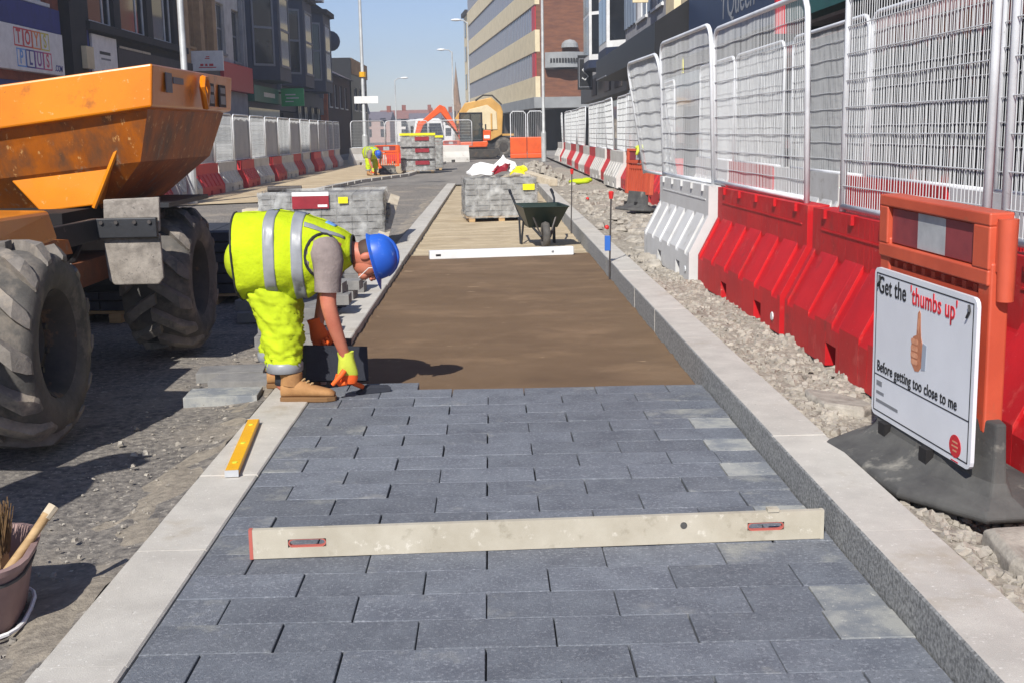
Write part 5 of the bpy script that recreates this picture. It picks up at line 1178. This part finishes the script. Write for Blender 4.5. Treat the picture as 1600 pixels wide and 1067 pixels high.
stones('spoil_heap', lambda r: (1.2+r.gauss(0,.55), 33+r.gauss(0,1.2)), 900, .03, .14, 'stone', lambda x, y: -.02+.55*math.exp(-((x-1.2)/.7)**2-((y-33)/1.4)**2), 61)
p2 = pack((-2.1,15.7,-.03), R(3), 1.35, 1.3, .62, 7, 'torn plastic wrapped block pack with a red label behind the worker', GP)
lb = MB().box(-.46,.0,-.69,-.684,.54,.70).build('label', 'label_red', p2); MB().box(-.46,.0,-.692,-.685,.70,.75).build('label_header', 'label_white', p2); MB().box(-.14,-.02,-.6925,-.6905,.56,.59).build('label_print', 'label_white', p2)
MB().box(.12,.24,-.69,-.684,.6,.68).build('yellow_label', 'yellow_tape', p2)
o = MB().box(-.07,.07,0,2.9,-.02,.02).build('plank', 'pale_wood', bevel=.004); o.location = (-1.38,14.4,.06); o.rotation_euler = (R(10),R(20),R(4)); tag(o, 'pale plank leaning along the kerb side of the torn block pack', 'plank')
for k in range(9):      # split pack: its single courses show beside the plank
    o = obj_of(block_mesh(.2,.4,.08,'loose_block'), 'stepped_block', None, (-1.50+.02*(k % 2),14.9+.17*k,.045+.055*k), (0,0,R(3))); tag(o, '%s block of the stepped row beside the leaning plank' % ORD[k], 'block', 'stepped blocks beside the plank')
p3 = pack((-2.5,10.9,-.03), R(2), .9, 1.2, .55, 6, 'dark unwrapped block pack beside the front tyre', GP, wrap=False, m='dark_block')
p4 = pack((-3.4,9.9,-.03), R(-6), 1.0, 1.0, .35, 4, 'low dark block pack under the dumper', GP, wrap=False, m='dark_block')
p5 = pack((-3.15,19.6,-.03), R(2), 1.2, 1.2, .45, 5, 'wrapped block pack behind the torn one', GP)
# rows of loose blocks set out along the left kerb
k = 0
for i in range(7):
    for j in range(1 if i < 3 else 2):
        for l in range(2 if (i+j) % 3 else 3):
            o = obj_of(block_mesh(.4,.2,.08,'loose_block'), 'loose_block', None, (-1.40-.44*j+rnd.uniform(-.06,.05), 8.0+.46*i+rnd.uniform(-.04,.04)+.05*l, (.087 if j == 0 else .048)+.082*l), (0,0,rnd.uniform(-.12,.12)))
            tag(o, '%s grey block, %s stack of the %s loose row left of the kerb' % (('bottom','middle','top')[l], ('first','second','third')[j], ORD[i]), 'block', 'loose blocks stacked left of the kerb')
for k, (x, y, z, l, a, m, lab) in enumerate(((-1.52,6.45,0,.40,.05,'paver_pale','pale slab lying flat against the worker’s rear boot'),(-1.47,6.85,0,.4,-.1,'loose_block','grey slab lying behind the pale slab at the worker’s heel'),(-1.62,7.12,0,.4,.1,'loose_block','grey slab furthest behind the worker’s heel'))):
    o = obj_of(block_mesh(l,.24,.06,m), 'flat_slab', None, (x,y,.022), (0,0,a)); tag(o, lab, 'slab', 'flat slabs near the boots')
for k, (x, y, l, wd, a, lab) in enumerate(((-3.1,13.3,1.1,.3,-.1,'pale board nearest the tyre on the road'),(-3.3,16.2,1.3,.34,.05,'pale board in the middle of the three on the road'),(-4.2,19.0,1.6,.4,.1,'pale board furthest away on the road'),(-3.9,23,1.8,.5,.0,'wide pale board at the edge of the sand strip'))):
    o = MB().box(-l/2,l/2,-wd/2,wd/2,0,.07).build('board', 'pale_wood', bevel=.006); o.location = (x,y,-.02); o.rotation_euler = (0,0,a); tag(o, lab, 'board', 'pale boards on the road')
o = MB().tube([(-.35,0,.06),(.2,0,.06)], .05, 10).build('pipe_offcut', 'steel'); o.location = (-3.3,19.4,.515); tag(o, 'grey pipe offcut lying on the wrapped block pack behind the worker’s back', 'pipe')
for k, (x, y, rz, hgt, lab) in enumerate(((-2.72,44.6,R(3),1.25,'tall grey block pack with three red labels on the sand strip'),(-2.55,47.6,R(3),1.15,'grey block pack right behind the labelled one'),)):
    p = pack((x,y,0), rz, 1.25, 1.1, hgt, 9, lab, GP, m='loose_block')
    if k == 0:
        for z in (.3,.75,1.18): MB().box(-.1,.42,-.60,-.59,z,z+.14).build('label', 'label_red', p); 
        for z in (.02,.48,.93): MB().box(-.62,.62,-.605,-.585,z,z+.03).build('strap', 'ink', p)
    MB().box(-.66,.66,-.6,.6,hgt+.12,hgt+.2).build('yellow_cover', 'yellow_tape', p)
# kerb edge of the sand strip
pts = [(-4.97,26.4),(-4.08,36.4),(-2.95,41.3),(-2.3,58.4)]
kb = MB(); kb.box(0,.01,0,.01,-.1,-.09); kroot = tag(kb.build('far_kerb', 'kerb'), kind='structure'); kroot.location = (pts[0][0],pts[0][1],0)
for (xa, ya), (xb, yb) in zip(pts, pts[1:]):
    d = Vector((xb-xa, yb-ya)); n_ = int(d.length/.95)
    for i in range(n_):
        q = Vector((xa, ya))+d*(i+.5)/n_; me = MB().box(-.1,.1,-.46,.46,-.12,.07).mesh('kerb_stone', 'kerb', weld=False)
        obj_of(me, 'kerb_stone', kroot, (q.x-pts[0][0], q.y-pts[0][1], 0), (0,0,math.atan2(d.y, d.x)-math.pi/2))

# ------------------------------------------------------------------ lamp posts
def lamp_post(x, y, h, r, label, arm=None, sign=False, lean=0):
    t = thing('lamp_post', label, 'lamp post', (x,y,-.02), 0, 'lamp posts along the street'); t.rotation_euler = (0, lean, 0)
    MB().tube([(0,0,0),(0,0,1.4)], [r*1.5,r*1.5], 12).build('base', 'pole', t, smooth=False); MB().tube([(0,0,1.4),(0,0,1.5),(0,0,h)], [r*1.4,r,r*.7], 12).build('shaft', 'pole', t, auto=50)
    if arm:
        MB().tube([(0,0,h-.1),(arm*.4,0,h+.15),(arm,0,h+.2)], .05, 8).build('arm', 'pole', t); MB().ball((arm*1.25,0,h+.2), (.42,.16,.10), 12, 8).build('lantern', 'white_paint', t, smooth=True)
    if sign:
        MB().box(-.45,.75,-.13,-.10,3.0,3.35).build('street_sign', 'white_paint', t); MB().tube([(0,0,4.3),(0,0,4.55)], .17, 10).build('yellow_collar', 'level_yellow', t)
    return t
lamp_post(-6.62,26.3,9,.075,'nearest tall lamp post rising behind the dumper skip', 1.2)
lamp_post(-6.35,60.5,10,.095,'lamp post carrying a white street sign by the left barriers', 1.2, True)
lamp_post(2.62,58.5,10,.085,'lamp post in front of the brick office end wall', 1.2)
lamp_post(-3.4,112,8.9,.09,'thin far lamp post with its lantern against the sky', -.8); lamp_post(-1.55,92,9.7,.07,'lamp post at the far corner of the office block', -.7); lamp_post(-9.8,125,7,.07,'faintest lamp post above the far houses', .8)

# ------------------------------------------------------------------ far plant
ex = thing('excavator', 'orange excavator with black cab working across the far road', 'excavator', (-.85,66.5,0)); ex.scale = (.86,.86,.86)
for y in (-.9,.55):
    tr_ = MB(); pf = [(-1.5,.05),(1.3,.05),(1.62,.3),(1.5,.62),(-1.7,.62),(-1.8,.3)]; tr_.prism(pf, 'y', y, y+.45); tr_.build('track', 'track', ex, bevel=.06)
    for q in (-1.4,-.7,0,.7,1.25): MB().lathe([(0,-.02),(.2,-.02),(.2,.02),(0,.02)], 12, (q,y-.01,.32), 'y').build('roller', 'rim', ex)
MB().box(-1.2,1.25,-.8,.8,.62,.72).build('undercarriage', 'black_metal', ex)
MB().prism([(-1.25,.75),(.75,.75),(.85,.95),(.8,1.15),(-1.25,1.1)], 'y', -.95, .95).build('deck', 'exc_orange', ex, bevel=.05)
MB().prism([(.52,1.16),(1.0,1.16),(1.05,1.8),(.52,1.85)], 'y', -.9, .9).build('counterweight', 'exc_orange', ex, bevel=.05); MB().box(.58,.95,-.915,-.902,1.3,1.5).build('warning_panel', 'label_white', ex); MB().tube([(.7,-.5,1.85),(.7,-.5,2.2)], .05, 8).build('exhaust', 'black_metal', ex)
for q in (-.95,.45): MB().tube([(q,-.97,1.15),(q,-1.0,1.9),(q+.15,-1.0,1.95)], .025, 6).build('handrail', 'black_metal', ex)
MB().box(-1.25,-1.15,-1.0,-.95,2.2,2.55).build('mirror', 'black_paint', ex)
cb = MB(); z0, z1 = 1.12, 2.95
for q in ((-.98,-.9),(.42,.5)):
    for yy in (-.95,.0): cb.box(q[0],q[1],yy,yy+.08,z0,z1)
cb.box(-.98,.5,-.95,.08,z1-.1,z1); cb.box(-.98,.5,-.95,.08,z0-.02,z0+.12); cb.box(-.3,-.24,-.95,-.87,z0,z1); cab = cb.build('cab', 'black_paint', ex, bevel=.02)
for q in ((-.9,-.3),(-.24,.42)): MB().box(q[0],q[1],-.92,-.91,z0+.12,z1-.1).build('cab_glass', 'cab_glass', cab)
MB().box(-1.0,-.985,-.8,.0,z0+.3,z1-.2).build('door_panel', 'red_panel', cab)
bm = MB(); bm.prism([(-1.0,1.3),(-1.25,2.2),(-1.9,3.35),(-2.25,3.5),(-3.6,2.35),(-3.5,2.1),(-2.2,3.0),(-1.6,2.1),(-.8,1.2)], 'y', .2, .5); bm.build('boom', 'exc_orange', ex, bevel=.03)
MB().prism([(-3.65,2.55),(-3.3,2.3),(-3.9,.9),(-4.1,1.0)], 'y', .22, .48).build('dipper_arm', 'exc_orange', ex, bevel=.03); MB().prism([(-3.85,1.0),(-4.5,.7),(-4.6,.15),(-4.1,.05),(-3.75,.5)], 'y', .0, .7).build('bucket', 'black_metal', ex); MB().tube([(-1.1,.35,1.7),(-2.1,.35,2.6)], .07, 8).build('ram', 'steel', ex)
op = standing('worker', 'excavator operator in green seen through the cab window', (-.5,66.05,.42), R(90), .85, 'helmet', None, 'operator_green', True)
dy = thing('tipper_dumper', 'large yellow dumper with its body standing behind the excavator cab', 'dumper', (-.45,70.5,0)); dy.scale = (.76,.8,.84)
MB().prism([(-2.1,1.7),(-2.1,2.7),(-1.3,3.75),(.7,4.1),(1.45,3.5),(1.6,3.1),(1.5,1.55),(.6,1.15)], 'y', -1.1, 1.1).build('tipping_body', 'dump_yellow', dy, bevel=.05)
MB().tube([(-.5,-1.1,3.9),(.1,-1.1,4.25),(.8,-1.1,4.22),(1.5,-1.1,3.6)], .06, 8).build('body_rim', 'track', dy)
MB().prism([(-1.7,1.9),(-1.7,2.5),(-1.0,3.3),(.4,3.6),(1.1,3.1),(1.15,1.9)], 'y', -1.16, -1.1).build('side_panel', 'cream', dy, bevel=.03)
for q in (-.9,-.1,.7): MB().box(q-.06,q+.06,-1.22,-1.16,1.9,3.0).build('side_rib', 'dump_yellow', dy)
MB().prism([(-1.9,.5),(2.2,.5),(2.3,1.25),(1.4,1.5),(-1.9,1.1)], 'y', -.8, .8).build('chassis', 'black_metal', dy); MB().prism([(.9,1.5),(2.4,1.45),(2.4,1.6),(.9,1.62)], 'y', -1.0, 1.0).build('mudguard', 'dump_yellow', dy)
for q in (-1.2,1.6):
    for yy in (-1.15,.75):
        w_ = MB().lathe([(0,-.02),(.3,-.02),(.34,.03),(.34,.4),(0,.4)], 16, (q,yy,.68), 'y').build('wheel', 'rim', dy)
        ty = MB(); ty.lathe([(.33,0),(.5,-.02),(.66,.03),(.7,.2),(.66,.38),(.5,.42),(.33,.4)], 24, (q,yy,.68), 'y'); 
        for k in range(16): g = k*math.pi/8; ty.box(q+.66*math.cos(g)-.05,q+.66*math.cos(g)+.05,yy+.02,yy+.38,.68+.66*math.sin(g)-.05,.68+.66*math.sin(g)+.05)
        ty.build('tyre', 'tyre', w_)
vn = thing('white_van', 'white van parked left of the excavator boom', 'van', (-4.0,78,0), R(12))
MB().prism([(-1.0,.35),(1.0,.35),(1.02,1.2),(.98,1.6),(.86,2.25),(.7,2.4),(-.7,2.4),(-.86,2.25),(-.98,1.6),(-1.02,1.2)], 'y', 0, 4.2).build('body', 'white_paint', vn, bevel=.06)
MB().prism([(-.96,.35),(.96,.35),(1.0,1.0),(-1.0,1.0)], 'y', -.9, 0).build('bonnet', 'white_paint', vn, bevel=.08)
MB().hexa([(-.85,-.5,1.12),(.85,-.5,1.12),(.78,-.02,2.1),(-.78,-.02,2.1),(-.85,-.46,1.12),(.85,-.46,1.12),(.78,.02,2.1),(-.78,.02,2.1)]).build('windscreen', 'glass', vn)
for s in (-1,1):
    MB().box(s*1.0-.03,s*1.0+.03,.3,1.2,1.3,1.95).build('side_window', 'glass', vn); MB().lathe([(0,-.1),(.34,-.1),(.34,.1),(0,.1)], 16, (s*.92,-.1,.34), 'x').build('wheel', 'tyre', vn); MB().lathe([(0,-.1),(.34,-.1),(.34,.1),(0,.1)], 16, (s*.92,3.2,.34), 'x').build('wheel', 'tyre', vn); MB().box(s*.75-.15,s*.75+.15,-.93,-.9,.7,.85).build('headlight', 'glass', vn)
hv = MB(); hv.ball((0,0,0), (.3,.2,.08), 12, 6); hv.ball((.2,.1,.03), (.16,.12,.07), 10, 6); o = hv.build('hivis_jacket', 'hivis', smooth=True); o.location = (2.35,31.5,.1); tag(o, 'lime hi-vis jacket dropped on the verge by the barriers', 'jacket')

hz = MB().box(-60,60,-30,330,-1.2,24).build('haze', 'white_paint'); tag(hz, kind='stuff'); hz.data.materials.clear()
hm = bpy.data.materials.new('haze'); hm.use_nodes = True; hm.node_tree.nodes.clear()
ho = hm.node_tree.nodes.new('ShaderNodeOutputMaterial'); hp = hm.node_tree.nodes.new('ShaderNodeVolumePrincipled')
hp.inputs['Density'].default_value = .0016; hp.inputs['Color'].default_value = (.86,.92,1,1); hp.inputs['Anisotropy'].default_value = .2
hm.node_tree.links.new(hp.outputs[0], ho.inputs['Volume']); hz.data.materials.append(hm)
